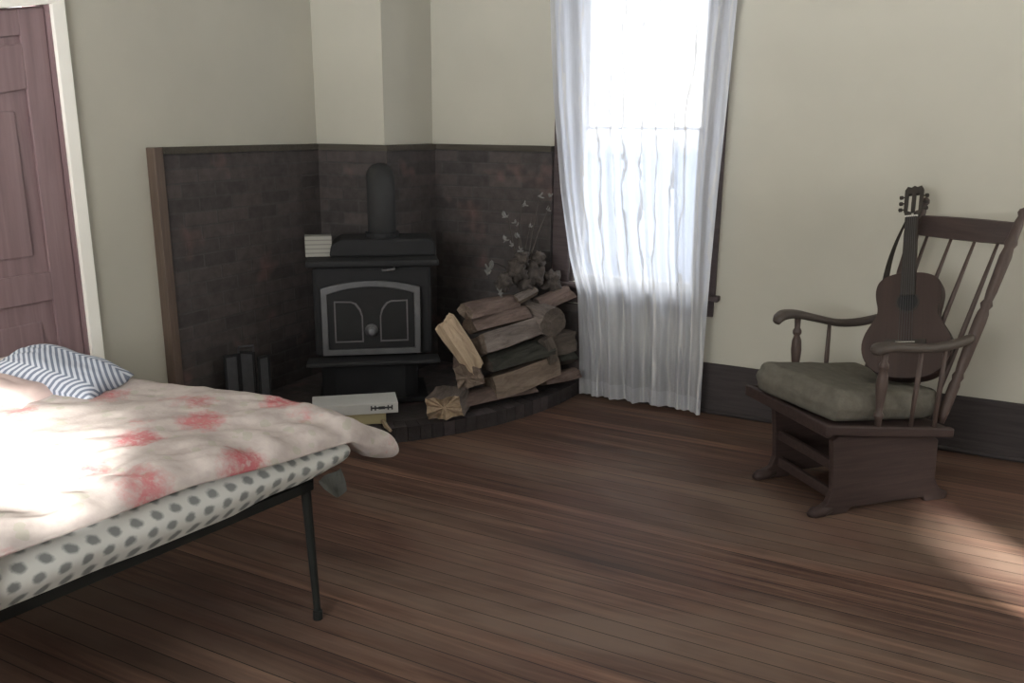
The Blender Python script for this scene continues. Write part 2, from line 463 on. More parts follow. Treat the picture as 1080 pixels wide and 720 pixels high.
# ---- windows
def window_y(name, W, y, out, trim, parts_z, curtain_side=True):
    """double-hung window in a wall Y=y, out=+-1 outward"""
    x0, x1, z0, z1 = W
    r = prop(empty(name, ((x0 + x1) / 2, y, z0)), kind='structure')
    cx, oz = (x0 + x1) / 2, z0
    def bx(bm, a, b): box2(bm, (a[0] - cx, a[1] - y, a[2] - oz), (b[0] - cx, b[1] - y, b[2] - oz))
    cw = .100; ins = -out
    bm = B()
    bx(bm, (x0 - cw, y, z0 - .005), (x0, y + ins * .022, z1 + .0)); bx(bm, (x1, y, z0 - .005), (x1 + cw, y + ins * .022, z1))
    bx(bm, (x0 - cw - .02, y, z1), (x1 + cw + .02, y + ins * .03, z1 + .13))
    link('window_casing', bm, trim, r, bevel=.004)
    bm = B(); bx(bm, (x0 - cw - .025, y + out * .06, z0 - .03), (x1 + cw + .025, y + ins * .055, z0 - .002))
    link('window_sill', bm, trim, r, bevel=.006)
    bm = B(); bx(bm, (x0 - cw + .005, y, z0 - .118), (x1 + cw - .005, y + ins * .02, z0 - .03)); link('window_apron', bm, trim, r, bevel=.004)
    bm = B()
    for a, b in ((x0, x0 + .02), (x1 - .02, x1)): bx(bm, (a, y, z0), (b, y + out * .15, z1))
    bx(bm, (x0, y, z1 - .02), (x1, y + out * .15, z1))
    link('window_jamb', bm, trim, r)
    zs = [z0] + parts_z + [z1 - .02]
    for i in range(len(zs) - 1):
        a, b = zs[i], zs[i + 1] + (.016 if i < len(zs) - 2 else 0); yy = y + out * (.05 + .035 * i)
        bm = B(); s = .036; sb = s if i == 0 else .016; st_ = s if i == len(zs) - 2 else .016
        ring_prism(bm, [(x0 + .02 - cx, a - oz), (x1 - .02 - cx, a - oz), (x1 - .02 - cx, b - oz), (x0 + .02 - cx, b - oz)],
                   [(x0 + .02 + s - cx, a + sb - oz), (x1 - .02 - s - cx, a + sb - oz), (x1 - .02 - s - cx, b - st_ - oz), (x0 + .02 + s - cx, b - st_ - oz)],
                   0, .03, Matrix(((1, 0, 0, 0), (0, 0, out, yy - y), (0, 1, 0, 0), (0, 0, 0, 1))))
        f = link('window_sash', bm, MT['trimwhite'], r)
        bm = B(); bx(bm, (x0 + .02 + s - .004, yy + out * .012, a + sb - .004), (x1 - .02 - s + .004, yy + out * .016, b - st_ + .004))
        link('window_pane', bm, MT['pane'], f)
    return r
window_y('window_1', W1, YB, 1, MT['dtrim'], [1.483])
window_y('window_2', W2, YS, -1, MT['trimwhite'], [])
window_y('window_fill_back', W3, YS, -1, MT['trimwhite'], [])
def window_x(name, W):
    y0, y1, z0, z1 = W; cy, w_, h_ = (y0 + y1) / 2, y1 - y0, z1 - z0
    r_ = prop(empty(name, (XR, cy, z0)), kind='structure')
    MX = Matrix(((0, 0, 1, 0), (1, 0, 0, 0), (0, 1, 0, 0), (0, 0, 0, 1)))
    a, b = w_ / 2, .09
    link('window_casing', ring_prism(B(), [(-a - b, -b), (a + b, -b), (a + b, h_ + b), (-a - b, h_ + b)], [(-a, 0), (a, 0), (a, h_), (-a, h_)], -.02, 0, MX), MT['trimwhite'], r_)
    f_ = link('window_sash', ring_prism(B(), [(-a, 0), (a, 0), (a, h_), (-a, h_)], [(-a + .03, .03), (a - .03, .03), (a - .03, h_ - .03), (-a + .03, h_ - .03)], .03, .06, MX), MT['trimwhite'], r_)
    bm = B(); box(bm, (.045, 0, h_ / 2), (.004, w_ - .05, h_ - .05)); link('window_pane', bm, MT['pane'], f_)
window_x('window_4', W4); window_x('window_fill_side', W5)

# ------------------------------------------------------------------ brick surround
HB = 1.392
bs = prop(empty('brick_surround', (-2.80, 3.93, 0)), 'dark sooty brick facing wrapped around the corner walls behind the black stove', 'brick surround')
def bsl(p): return (p[0] + 2.80, p[1] - 3.93, p[2])
bm = B(); box2(bm, bsl((XL, 2.80, .0)), bsl((XL + .045, 3.885, HB - .03)))
link('left_facing', bm, MT['brick'], bs, bevel=.004)
bm = B()
box2(bm, bsl((XL, 3.885, 0)), bsl((-2.765, 3.93, HB - .03)))
box2(bm, bsl((-2.81, 3.93, 0)), bsl((-2.765, YB - .045, HB - .03)))
link('chimney_facing', bm, MT['brick'], bs)
bm = B(); box2(bm, bsl((-2.81, YB - .045, 0)), bsl((-2.006, YB, HB - .03)))
box2(bm, bsl((-2.006, YB - .045, 0)), bsl((-1.74, YB, .52)))
link('right_facing', bm, MT['brick'], bs, bevel=.004)
bm = B()
box2(bm, bsl((XL, 2.75, 0)), bsl((XL + .055, 2.80, HB)))
link('edge_board', bm, MT['btrim'], bs, bevel=.004)['label'] = 'brown wooden edge board'
bm = B()
box2(bm, bsl((XL, 2.80, HB - .03)), bsl((XL + .06, 3.87, HB)))
box2(bm, bsl((XL, 3.87, HB - .03)), bsl((-2.75, 3.93, HB)))
box2(bm, bsl((-2.81, 3.93, HB - .03)), bsl((-2.75, YB - .06, HB)))
box2(bm, bsl((-2.81, YB - .06, HB - .03)), bsl((-2.006, YB, HB)))
link('cap_rail', bm, MT['caprail'], bs)['label'] = 'thin dark top rail'

# ------------------------------------------------------------------ curved brick hearth
HH = .075
he = prop(empty('brick_hearth', (XL, YB, 0)), 'low curved dark brick hearth platform under the stove and the log pile', 'hearth')
RX, RY = 1.475, 1.64
def arc(sx, sy, n=48):
    return [(sx * math.cos(a), -sy * math.sin(a)) for a in [PI / 2 * i / n for i in range(n + 1)]]
bm = B()
prism(bm, [(.045, -.534), (.517, -.534), (.517, -.045)] + [(max(x, .045), min(y, -.045)) for x, y in arc(RX - .1, RY - .1)], .0, HH - .004)
link('hearth_floor', bm, MT['brickflat'], he)
rng = random.Random(4)
bm = B(); A_in = arc(RX - .1, RY - .1, 40); A_out = arc(RX, RY, 40)
for i in range(40):
    p, q, r_, s = Vector(A_in[i]), Vector(A_in[i + 1]), Vector(A_out[i + 1]), Vector(A_out[i])
    c = (p + q + r_ + s) / 4
    poly = [c + (k - c) * .94 for k in (p, q, r_, s)]
    poly = [(max(k.x, .047), min(k.y, -.047)) for k in poly]
    h = HH + rng.uniform(-.003, .003)
    n0 = len(bm.faces); prism(bm, poly, 0, h)
    bm.faces.ensure_lookup_table()
    for f in bm.faces[n0:]: f.material_index = rng.choice((0, 0, 1))
t_e1 = plain('dark_edge_brick', (.040, .034, .035), .8, .2, 20, bump=.3, spec=.2); t_e2 = plain('purple_edge_brick', (.062, .050, .052), .8, .2, 20, bump=.3, spec=.2)
link('edge_bricks', bm, [t_e1, t_e2], he)

# ------------------------------------------------------------------ wood stove
# local: x to the right along the front, y towards the room, z up
SX, SN = Vector((.8, .6, 0)), Vector((.6, -.8, 0))
MS = Matrix(((SX.x, SN.x, 0, -2.60), (SX.y, SN.y, 0, 3.455), (0, 0, 1, HH), (0, 0, 0, 1)))
MSr = MS.copy()
# keep a right-handed frame: use (-SX) as x so that x cross y = z
MS = Matrix(((-SX.x, SN.x, 0, -2.595), (-SX.y, SN.y, 0, 3.45), (0, 0, 1, HH), (0, 0, 0, 1)))
st = prop(empty('wood_stove', mat=MS), 'black cast iron wood stove with grey arched door standing in the brick corner', 'wood stove')
def sxz(x, z): return (-x, z - HH)              # x as seen (right positive), world z
MF = lambda y0: Matrix(((1, 0, 0, 0), (0, 0, 1, y0), (0, 1, 0, 0), (0, 0, 0, 1)))   # (x,z,depth) -> local
def sbox(bm, x0, x1, y0, y1, z0, z1): box2(bm, (-x0, y0, z0 - HH), (-x1, y1, z1 - HH))
bm = B(); sbox(bm, -.275, .325, -.40, -.03, .335, .80); link('firebox', bm, MT['black'], st, bevel=.02)
bm = B(); sbox(bm, -.305, .365, -.42, -.01, .80, .835); link('top_plate', bm, MT['black2'], st, bevel=.012)
bm = B()
prism(bm, [sxz(*p) for p in ((-.19, .835), (.36, .835), (.355, .905), (.325, .925), (-.13, .925), (-.18, .895))], -.40, -.14, MF(0))
link('upper_hood', bm, MT['black2'], st, bevel=.012)
bm = B(); sbox(bm, -.315, .355, -.02, .10, .315, .338); link('ash_lip', bm, MT['black2'], st, bevel=.008)
bm = B()
prism(bm, [(-.24, -.36), (.24, -.36), (.25, -.06), (.18, -.02), (-.18, -.02), (-.25, -.06)], .0, .245)
sbox(bm, -.27, .30, -.38, -.01, HH + .002, HH + .03)
link('pedestal', bm, MT['black'], st, bevel=.006)
# door : arched frame, dark infill with two etched panels, knob
def door_outline(s):
    b, l, r_, top = .352 + s, -.235 + s, .262 - s, .700 - s
    pts = [(l, b), (r_, b)]
    for i in range(13):
        u = i / 12; x = r_ + (l - r_) * u
        pts.append((x, top + .036 * (1 - (2 * u - 1) ** 2)))
    return [sxz(*p) for p in pts]
dd = link('stove_door', prism(B(), door_outline(.012), 0, .030, MF(-.03)), MT['black2'], st)
link('door_frame', ring_prism(B(), door_outline(0), door_outline(.030), 0, .018, MF(-.002)), MT['nickel'], dd, bevel=.003)['label'] = 'grey metal arched door frame'
link('door_glass', prism(B(), door_outline(.032), 0, .004, MF(.0)), MT['glassblack'], dd)
def panel_outline(side, s=0.0):
    pts = [(-.185 + s, .418 + s), (-.042 - s, .418 + s)]
    pts += [(-.042 - s, .55), (-.052 - s, .59 - s), (-.075 - s, .622 - s), (-.10, .632 - s), (-.185 + s, .634 - s)]
    pts = [(x + .013, z) for x, z in pts]
    if side > 0: pts = [(.027 - x, z) for x, z in pts][::-1]
    return [sxz(*p) for p in pts]
for side in (-1, 1):
    link('panel_outline', ring_prism(B(), panel_outline(side), panel_outline(side, .007), 0, .004, MF(.004)), MT['etch'], dd)
bm = B(); c = sxz(.012, .478)
lathe(bm, (c[0], .0, c[1]), (c[0], .045, c[1]), [(0, .034), (.18, .034), (.25, .016), (.5, .014), (.6, .021), (.9, .023), (1, .012)], 18)
link('door_knob', bm, MT['nickel'], dd, smooth=True)['label'] = 'small round metal knob'
bm = B(); c0, c1 = sxz(.075, .79), sxz(.135, .797)
tube(bm, [(c0[0], -.01, c0[1]), (c0[0], .03, c0[1]), (c1[0], .034, c1[1]), (c1[0], -.01, c1[1])], .006, 8)
link('air_handle', bm, MT['nickel'], st, smooth=True)['label'] = 'thin bright metal handle'
bm = B()
px_, py_ = -.085, -.26
zt = .925 - HH
w = Vector((-2.595, 3.45, 0)); 
d_back = Vector((0, -1, 0))
pp = [Vector((px_, py_, zt - .01)), Vector((px_, py_, zt + .20))]
for i in range(1, 7):
    a = PI / 2 * i / 6
    pp.append(Vector((px_, py_, zt + .20)) + Vector((0, 0, 1)) * .10 * math.sin(a) + d_back * .10 * (1 - math.cos(a)))
pp.append(pp[-1] + d_back * .085)
tube(bm, pp, .075, 20)
link('flue_pipe', bm, MT['pipe'], st, smooth=True)
bm = B(); tube(bm, [pp[0], pp[0] + Vector((0, 0, .035))], .09, 20); link('flue_collar', bm, MT['black2'], st, smooth=False)

# pale box on the left end of the stove's top
bm = B(); box(bm, (0, 0, .054), (.135, .07, .108))
pb = link('card_box', bm, MT['palebox'], bevel=.003)
pbw = MS @ Vector((.245, -.20, .835 - HH)); pb.location = pbw + Vector((0, 0, .001)); pb.rotation_euler = (0, 0, math.atan2(SX.y, SX.x) + .06)
prop(pb, 'small pale ruled box on the left end of the black stove top', 'box')

# ------------------------------------------------------------------ cartons on the hearth in front of the stove
ang = math.atan2(.6, .8) + .02
cl = empty('flat_carton', (-2.535, 3.205, HH), ang)
prop(cl, 'flat yellowish carton on the hearth underneath the white printed carton', 'carton')
bm = B(); box(bm, (-.02, 0, .027), (.37, .15, .052)); link('carton_body', bm, MT['yellow'], cl, bevel=.003)
bm = B(); box(bm, (-.02, 0, .0545), (.372, .152, .003)); link('carton_lid', bm, MT['yellow'], cl)
cu = empty('flat_carton', (-2.52, 3.215, HH + .0565), ang + .03)
prop(cu, 'flat white carton with dark printed mark stacked on the yellowish carton', 'carton')
bm = B(); box(bm, (0, 0, .027), (.41, .17, .053)); link('carton_body', bm, MT['carton'], cu, bevel=.003)
bm = B()
yy = -.0855
box(bm, (.125, yy, .030), (.100, .0012, .009))
for x in (.075, .094, .156, .175): box(bm, (x, yy, .030), (.007, .0012, .024))
box(bm, (.125, yy, .030), (.030, .0012, .015))
link('printed_mark', bm, MT['ink'], cu)['label'] = 'dark printed mark'
# a stick of kindling at the hearth edge
k = B(); tube(k, [(-.085, 0, 0), (-.02, .003, .002), (.03, -.002, .001), (.085, .002, 0)], [.009, .0115, .012, .008], 6)
ks = link('kindling_stick', k, MT['kindle']); ks.location = (-2.335, 3.205, HH + .012); ks.rotation_euler = (0, .02, math.radians(-38))
prop(ks, 'short pale stick of kindling lying on the hearth edge below the cartons', 'kindling')

# ------------------------------------------------------------------ folded fire screen
fs = prop(empty('fire_screen', (-3.085, 3.075, HH), math.radians(36)), 'small folded dark steel fire screen standing at the left of the stove', 'fire screen')
for i, (x, ry, h, w_) in enumerate(((-.072, .55, .30, .075), (.005, -.35, .315, .085), (.085, .75, .29, .07))):
    M = Matrix.Translation((x, 0, 0)) @ Matrix.Rotation(ry, 4, 'Z')
    bm = B()
    ring_prism(bm, [(-w_ / 2, .0), (w_ / 2, .0), (w_ / 2, h), (-w_ / 2, h)], [(-w_ / 2 + .01, .012), (w_ / 2 - .01, .012), (w_ / 2 - .01, h - .012), (-w_ / 2 + .01, h - .012)],
               -.006, .006, M @ Matrix(((1, 0, 0, 0), (0, 0, 1, 0), (0, 1, 0, 0), (0, 0, 0, 1))))
    pf_ = link('panel_frame', bm, MT['black2'], fs)
    bm = B(); box(bm, (0, 0, h / 2), (w_ - .016, .003, h - .02), M); link('panel_mesh', bm, MT['screen'], pf_)
bm = B(); tube(bm, [(-.03, -.02, .313), (-.03, -.02, .345), (.04, -.005, .345), (.04, -.005, .313)], .005, 8); link('handle', bm, MT['screen'], fs, smooth=True)

# ------------------------------------------------------------------ firewood
def log(name, p0, p1, prof, mats, seed, roll=0.0, label='', taper=.92, ragged=.012, squash=(1, 1)):
    """split log between p0 and p1.  prof: list of (angle_deg, radius, is_bark)"""
    p0, p1 = Vector(p0), Vector(p1)
    c = (p0 + p1) / 2; ax = (p1 - p0); L = ax.length; ax.normalize()
    up = Vector((0, 0, 1)); s = ax.cross(up).normalized() if abs(ax.z) < .95 else ax.orthogonal().normalized()
    u2 = s.cross(ax).normalized()
    M = Matrix(((s.x, u2.x, ax.x, c.x), (s.y, u2.y, ax.y, c.y), (s.z, u2.z, ax.z, c.z), (0, 0, 0, 1)))
    # densify the outline
    pts = []
    n = len(prof)
    for i in range(n):
        a0, r0, b0 = prof[i]; a1, r1, b1 = prof[(i + 1) % n]
        if a1 <= a0: a1 += 360
        q0 = Vector((r0 * math.cos(math.radians(a0)), r0 * math.sin(math.radians(a0)))); q1 = Vector((r1 * math.cos(math.radians(a1)), r1 * math.sin(math.radians(a1))))
        k = max(2, int((q1 - q0).length / .014))
        for j in range(k): pts.append((q0.lerp(q1, j / k), b0))
    R_ = Matrix.Rotation(roll, 2)
    bm = B(); rings = []; N = 12; rg = random.Random(seed)
    for i in range(N + 1):
        tt = i / N; z = (tt - .5) * L; sc = 1 + (taper - 1) * tt
        if i in (0, N): sc *= .965
        ring = []
        for q, b in pts:
            v = R_ @ q
            k = 1 + .10 * nz((v.x * 1.0, v.y * 1.0, z * .35), 16, seed) + (.05 * nz((v.x, v.y, z), 45, seed + 9) if b else .025 * nz((v.x, v.y, z * .2), 60, seed + 5))
            bend = .012 * math.sin(tt * PI + seed)
            zz = z + (ragged * nz((v.x, v.y, seed), 30, seed) if i in (0, N) else 0)
            ring.append(bm.verts.new((v.x * k * sc * squash[0] + bend, v.y * k * sc * squash[1], zz)))
        rings.append(ring)
    m = len(pts)
    for a, b in zip(rings, rings[1:]):
        for j in range(m):
            f = bm.faces.new((a[j], a[(j + 1) % m], b[(j + 1) % m], b[j]))
            f.material_index = 0 if pts[j][1] else 1
    for ring, rev in ((rings[0], True), (rings[-1], False)):
        cen = bm.verts.new(sum((v.co for v in ring), Vector()) / m)
        for j in range(m):
            f = bm.faces.new((ring[j], ring[(j + 1) % m], cen)); f.material_index = 2
    o = link(name, bm, mats)
    o.matrix_world = M
    return prop(o, label, 'firewood', 'split firewood stacked on the hearth')

def wedge(r, a=70, flat=.5):                     # quarter-split: two flats and a bark arc
    h = a
    return [(-h + 2 * h * i / 6, r, True) for i in range(6)] + [(h, r, False), (180, r * flat, False)]
def halfround(r):
    return [(10 + 160 * i / 8, r, True) for i in range(8)] + [(170, r, False), (270, r * .25, False)]
def slab4(w_, h_):
    q = []
    for x, y in ((w_, -h_), (w_, h_), (-w_, h_), (-w_, -h_)):
        q.append((math.degrees(math.atan2(y, x)) % 360, math.hypot(x, y), False))
    q.sort(); return q
def roundp(r): return [(360 * i / 14, r, True) for i in range(14)]

BR, BG, BN = MT['bark_red'], MT['bark_grey'], MT['bark_green']
SPT, SPP, SPD = MT['split_tan'], MT['split_pale'], MT['split_dark']
rad = math.radians
# t = along the front of the pile, i = into the pile
def back(p, d, l): p = Vector(p); d = Vector(d).normalized(); return tuple(p + d * l)
TA = Vector((.5, .866, 0))
IN = Vector((-.866, .5, 0))
def LG(p0, p1, r_in, ext=(.03, .05)):
    """front-face line -> axis line, moved into the pile by r_in and lengthened"""
    p0, p1 = Vector(p0) + IN * r_in, Vector(p1) + IN * r_in
    d = (p1 - p0).normalized()
    return p0 - d * ext[0], p1 + d * ext[1]
a, b = LG((-2.128, 3.654, .105), (-2.035, 3.815, .107), -.01, (.06, .20)); log('split_log', a, b, halfround(.080), [BR, SPT, SPD], 3, 0, 'reddish split log lying on the hearth behind the pale ragged log', squash=(1, .80))
a, b = LG((-2.042, 3.80, .165), (-1.886, 4.073, .212), .01, (.04, .07)); log('split_log', a, b, slab4(.070, .062), [BG, SPT, SPT], 7, .25, 'long tan split log low in the front of the pile under a dark greenish one')
a, b = LG((-2.062, 3.79, .272), (-1.910, 4.055, .308), .02, (.03, .05)); log('split_log', a, b, halfround(.090), [BN, SPD, SPD], 11, -.3, 'dark greenish log across the middle of the firewood pile', squash=(1.0, .8))
a, b = LG((-2.098, 3.774, .388), (-1.945, 4.032, .430), .02, (.03, .05)); log('split_log', a, b, slab4(.088, .052), [BG, MT['bark_grey'], SPT], 14, .42, 'broad greyish split log with a light flat top in the upper middle of the pile')
a, b = LG((-2.151, 3.755, .450), (-2.0, 4.016, .488), .03, (.00, .03)); log('split_log', a, b, halfround(.080), [BR, SPT, SPT], 17, .1, 'reddish split log just below the topmost log of the pile', squash=(1.05, .9))
a, b = LG((-2.180, 3.776, .532), (-2.060, 3.985, .550), .04, (.02, .05)); log('split_log', a, b, halfround(.078), [BR, SPT, SPT], 21, -.15, 'reddish bark log on the very top of the firewood pile', squash=(1.1, .85))
# pale ended logs at the left
log('split_log', (-2.125, 3.430, .140), back((-2.125, 3.430, .140), (-.42, .90, .0), .22), slab4(.092, .058), [BG, BG, SPP], 24, rad(8), 'split log with a pale ragged end at the lower left front of the pile', ragged=.05)
log('split_log', (-2.120, 3.575, .235), back((-2.120, 3.575, .235), (-.42, .90, .06), .26), wedge(.098, 65, .6), [BR, SPP, SPT], 27, rad(60), 'short split log with pinkish pale end between the ragged log and the leaning log', ragged=.035)
log('split_log', (-2.190, 3.535, .548), (-2.085, 3.655, .285), slab4(.054, .032), [BG, SPP, SPP], 31, rad(-62), 'pale split log leaning steeply against the left end of the pile', taper=.85, ragged=.03)
# right end of the pile, partly behind the curtain
log('round_log', (-1.845, 4.060, .480), back((-1.845, 4.060, .480), (-.80, .52, .02), .30), roundp(.084), [BG, SPD, SPD], 34, 0, 'round log with a dark sawn end at the upper right of the pile')
a, b = LG((-1.868, 4.085, .125), (-1.783, 4.232, .131), .03, (.03, .03)); log('split_log', a, b, halfround(.060), [BR, SPT, SPT], 37, 0, 'small brown log on the hearth at the foot of the white curtain', squash=(1, 1))
a, b = LG((-1.865, 4.095, .215), (-1.795, 4.216, .225), .04, (.03, .03)); log('split_log', a, b, halfround(.075), [BN, SPD, SPD], 41, .2, 'short dark greenish log above the small brown one beside the curtain')
a, b = LG((-1.870, 4.105, .335), (-1.800, 4.226, .341), .05, (.03, .03)); log('split_log', a, b, slab4(.062, .060), [BN, SPD, SPD], 44, .1, 'blackish split log in the middle of the right end beside the curtain')
log('split_log', (-1.875, 4.035, .395), (-1.850, 4.065, .255), slab4(.032, .026), [BG, SPD, SPD], 47, .4, 'short upright grey piece wedged below the round log end')
a, b = LG((-2.02, 4.02, .575), (-1.965, 4.115, .605), .03, (.01, .02)); log('split_log', a, b, halfround(.045), [BG, SPT, SPT], 51, .3, 'small knobbly grey piece beside the topmost log under the dried flowers')
a, b = LG((-1.885, 4.14, .520), (-1.815, 4.261, .565), .07, (.03, .03)); log('split_log', a, b, halfround(.075), [BR, SPD, SPD], 54, .0, 'brown log tilted on top of the round log beside the curtain')

# ------------------------------------------------------------------ dried flower bunch on the pile
df = prop(empty('dried_flower_bunch', (-2.06, 4.13, .64)), 'dried stems with pale leaves and brown seed heads on top of the log pile', 'dried flowers')
def dl(p): return Vector(p) - Vector((-2.06, 4.13, .64))
rg = random.Random(8)
tips = [(-2.10, 4.02, 1.06), (-2.06, 4.09, .95), (-1.99, 4.20, 1.16), (-2.05, 4.10, 1.13), (-2.16, 3.96, .80), (-1.94, 4.24, 1.12), (-2.02, 4.15, 1.02)]
for tp in tips:
    e = dl(tp); s0 = Vector((rg.uniform(-.02, .02), rg.uniform(-.02, .02), 0)); mid = s0.lerp(e, .55) + Vector((rg.uniform(-.02, .02), rg.uniform(-.02, .02), .03))
    link('stem', tube(B(), [s0, s0.lerp(mid, .6), mid, mid.lerp(e, .6), e], [.005, .0045, .004, .003, .002], 6), MT['stem'], df, smooth=True)
def leaf(bm, c, size, d):
    d, u, w = frame_of(d)
    pts = []
    for a_, b_ in ((-1, 0), (-.5, .38), (.1, .5), (.6, .3), (1, 0), (.6, -.3), (.1, -.5), (-.5, -.38)):
        pts.append((a_, b_))
    for sgn in (1,):
        top = [bm.verts.new(Vector(c) + d * a_ * size + u * b_ * size + w * (.25 * size * (1 - a_ * a_) + .0025)) for a_, b_ in pts]
        bot = [bm.verts.new(Vector(c) + d * a_ * size + u * b_ * size + w * (.25 * size * (1 - a_ * a_) - .0025)) for a_, b_ in pts]
    bm.faces.new(top); bm.faces.new(bot[::-1])
    for i in range(8): bm.faces.new((top[i], bot[i], bot[(i + 1) % 8], top[(i + 1) % 8]))
lp = [(-2.10, 4.003, 1.037, .020), (-2.10, 4.003, .922, .019), (-2.061, 4.071, .936, .017), (-2.051, 4.087, .858, .018), (-2.147, 3.922, .775, .028), (-2.155, 3.915, .75, .02),
      (-2.08, 4.04, .89, .013), (-2.04, 4.11, 1.09, .016), (-1.985, 4.19, 1.135, .017), (-1.955, 4.23, 1.07, .016), (-2.12, 3.97, .64, .018), (-2.115, 3.975, .62, .015), (-2.02, 4.14, .985, .012), (-2.07, 4.06, 1.00, .012), (-1.95, 4.23, 1.13, .014)]
for (x, y, z, s) in lp:
    bm = B()
    for q in range(3): leaf(bm, dl((x, y, z)) + Vector((rg.uniform(-.008, .008), rg.uniform(-.008, .008), rg.uniform(-.012, .012))), s, (rg.uniform(-1, 1), rg.uniform(-.4, .4), rg.uniform(-1, 1)))
    link('leaf', bm, MT['leafpale'], df, smooth=False)
for (x, y, z, s) in ((-2.063, 4.067, .743, .052), (-2.105, 4.005, .686, .040), (-2.007, 4.164, .715, .055), (-1.945, 4.262, .665, .048), (-2.045, 4.09, .80, .036), (-1.99, 4.19, .79, .035), (-2.03, 4.12, .665, .042)):
    bm = B()
    bmesh.ops.create_icosphere(bm, subdivisions=3, radius=s)
    for v in bm.verts:
        d = v.co.normalized(); k = 1 + .75 * nz(d, 2.6, x * 9) + .35 * nz(d, 7, y)
        v.co = d * s * k * Vector((1, 1, 1.15)).dot(Vector((abs(d.x), abs(d.y), abs(d.z))) / (abs(d.x) + abs(d.y) + abs(d.z))) + dl((x, y, z))
    link('seed_head', bm, MT['cone'], df, smooth=True)

# ------------------------------------------------------------------ curtain
ct = prop(empty('sheer_curtain', (-1.52, YB - .10, 0)), 'long sheer white curtain hanging to the floor over the bright window', 'curtain')
Lp = [(0.02, -1.776), (.30, -1.79), (.594, -1.816), (.80, -1.873), (1.163, -1.932), (1.66, -1.984), (2.137, -2.012), (2.50, -2.03)]
Rp = [(0.02, -1.070), (.30, -1.074), (.81, -1.076), (1.2, -1.066), (1.653, -1.046), (2.084, -1.030), (2.50, -1.02)]
def interp(P, z):
    for (z0, x0), (z1, x1) in zip(P, P[1:]):
        if z <= z1:
            t_ = max(0, (z - z0) / (z1 - z0)); return x0 + (x1 - x0) * t_
    return P[-1][1]
bm = B(); uvl = bm.loops.layers.uv.new('UVMap')
NU, NV = 220, 90; grid = []
for j in range(NV + 1):
    v = j / NV; row = []
    for i in range(NU + 1):
        u = i / NU
        z = .022 + (2.46 - .022) * v
        xa, xb = interp(Lp, z), interp(Rp, z)
        amp = .020 + .012 * nz((u * 3, v * 1.2, 0), 1.0, 3)
        ph = 2 * PI * (6.0 * u + .35 * nz((u * 2.2, v * 1.6, 0), 1.0, 1)) 
        y = amp * math.sin(ph) + .008 * math.sin(2.7 * ph + 1.3 + 2 * v) + .012 * nz((u * 2, v * 3, 0), 1, 7)
        if u > .80: y -= .035 * (u - .80) / .20 * (1 - v) ** 2 + 0.0
        x = xa + (xb - xa) * (u + .006 * math.sin(ph * .5 + 4 * v))
        zz = z + (.012 * math.sin(u * 5) if j == 0 else 0) * 0
        row.append((bm.verts.new((x + 1.52, y, zz)), u, v))
    grid.append(row)
for j in range(NV):
    for i in range(NU):
        q = (grid[j][i], grid[j][i + 1], grid[j + 1][i + 1], grid[j + 1][i])
        f = bm.faces.new([k[0] for k in q])
        for lpz, k in zip(f.loops, q): lpz[uvl].uv = (k[1], k[2])
link('curtain_cloth', bm, MT['curtain'], ct, smooth=True)
bm = B(); lathe(bm, (-.62, 0, 2.465), (.62, 0, 2.465), [(0, .004), (.005, .02), (.02, .022), (.035, .012), (.04, .009), (.96, .009), (.965, .012), (.98, .022), (.995, .02), (1, .004)], 14)
cr_ = link('curtain_rod', bm, MT['dtrim'], ct, smooth=True)
bm = B()
for x in (-.55, .55):
    bm = B(); tube(bm, [(x, 0, 2.46), (x, .07, 2.46), (x, .098, 2.47)], .008, 8); link('rod_bracket', bm, MT['dtrim'], ct, smooth=True)

# ------------------------------------------------------------------ bed
FU = Vector((-.157, -.988, 0))                   # along the foot end, far corner -> near corner
HD = Vector((-1, -.035, 0)).normalized()         # towards the head end
LEG = Vector((-1.62, 1.84, 0))
FC = Vector((-1.556, 1.92, 0))                   # far foot corner of the mattress
bed = prop(empty('metal_bed', (-1.62, 1.84, 0)), 'low dark metal bed frame with slim legs carrying the mattress and quilt', 'bed frame')
def bl(p): return Vector(p) - LEG
ZF = .465
def bar(name, p, q, w_, h_):
    bm = B(); p, q = Vector(p), Vector(q); d, u, w2 = frame_of(q - p)
    M = Matrix(((d.x, u.x, w2.x, 0), (d.y, u.y, w2.y, 0), (d.z, u.z, w2.z, 0), (0, 0, 0, 1)))
    box(bm, (0, 0, 0), ((q - p).length, w_, h_), Matrix.Translation(bl((p + q) / 2)) @ M)
    return link(name, bm, MT['bed_metal'], bed, bevel=.003)
W_, L_ = .98, 1.42
c1 = LEG; c2 = LEG + FU * W_; c3 = LEG + HD * L_; c4 = c2 + HD * L_
zz = Vector((0, 0, ZF - .012))
bar('end_rail', c1 + zz, c2 + zz, .028, .03); bar('end_rail', c3 + zz, c4 + zz, .028, .03)
bar('side_rail', c1 + zz, c3 + zz, .03, .045); bar('side_rail', c2 + zz, c4 + zz, .03, .045)
lo = Vector((0, 0, ZF - .15))
bar('cross_brace', c1 + HD * .35 + lo, c2 + HD * .35 + lo, .02, .02)
for p in (c1, c2, c3, c4):
    bm = B(); q = bl(p)
    tube(bm, [q + HD * .022 + Vector((0, 0, ZF - .005)), q + HD * .001 + Vector((0, 0, .03)), q + Vector((0, 0, .028)), q], [.016, .011, .015, .015], 12, sx=1, sy=1)
    link('leg', bm, MT['bed_metal'], bed)
for k in range(5):
    d_ = .2 + .27 * k
    bar('slat', c1 + HD * d_ + Vector((0, 0, ZF + .006)), c2 + HD * d_ + Vector((0, 0, ZF + .006)), .06, .008)

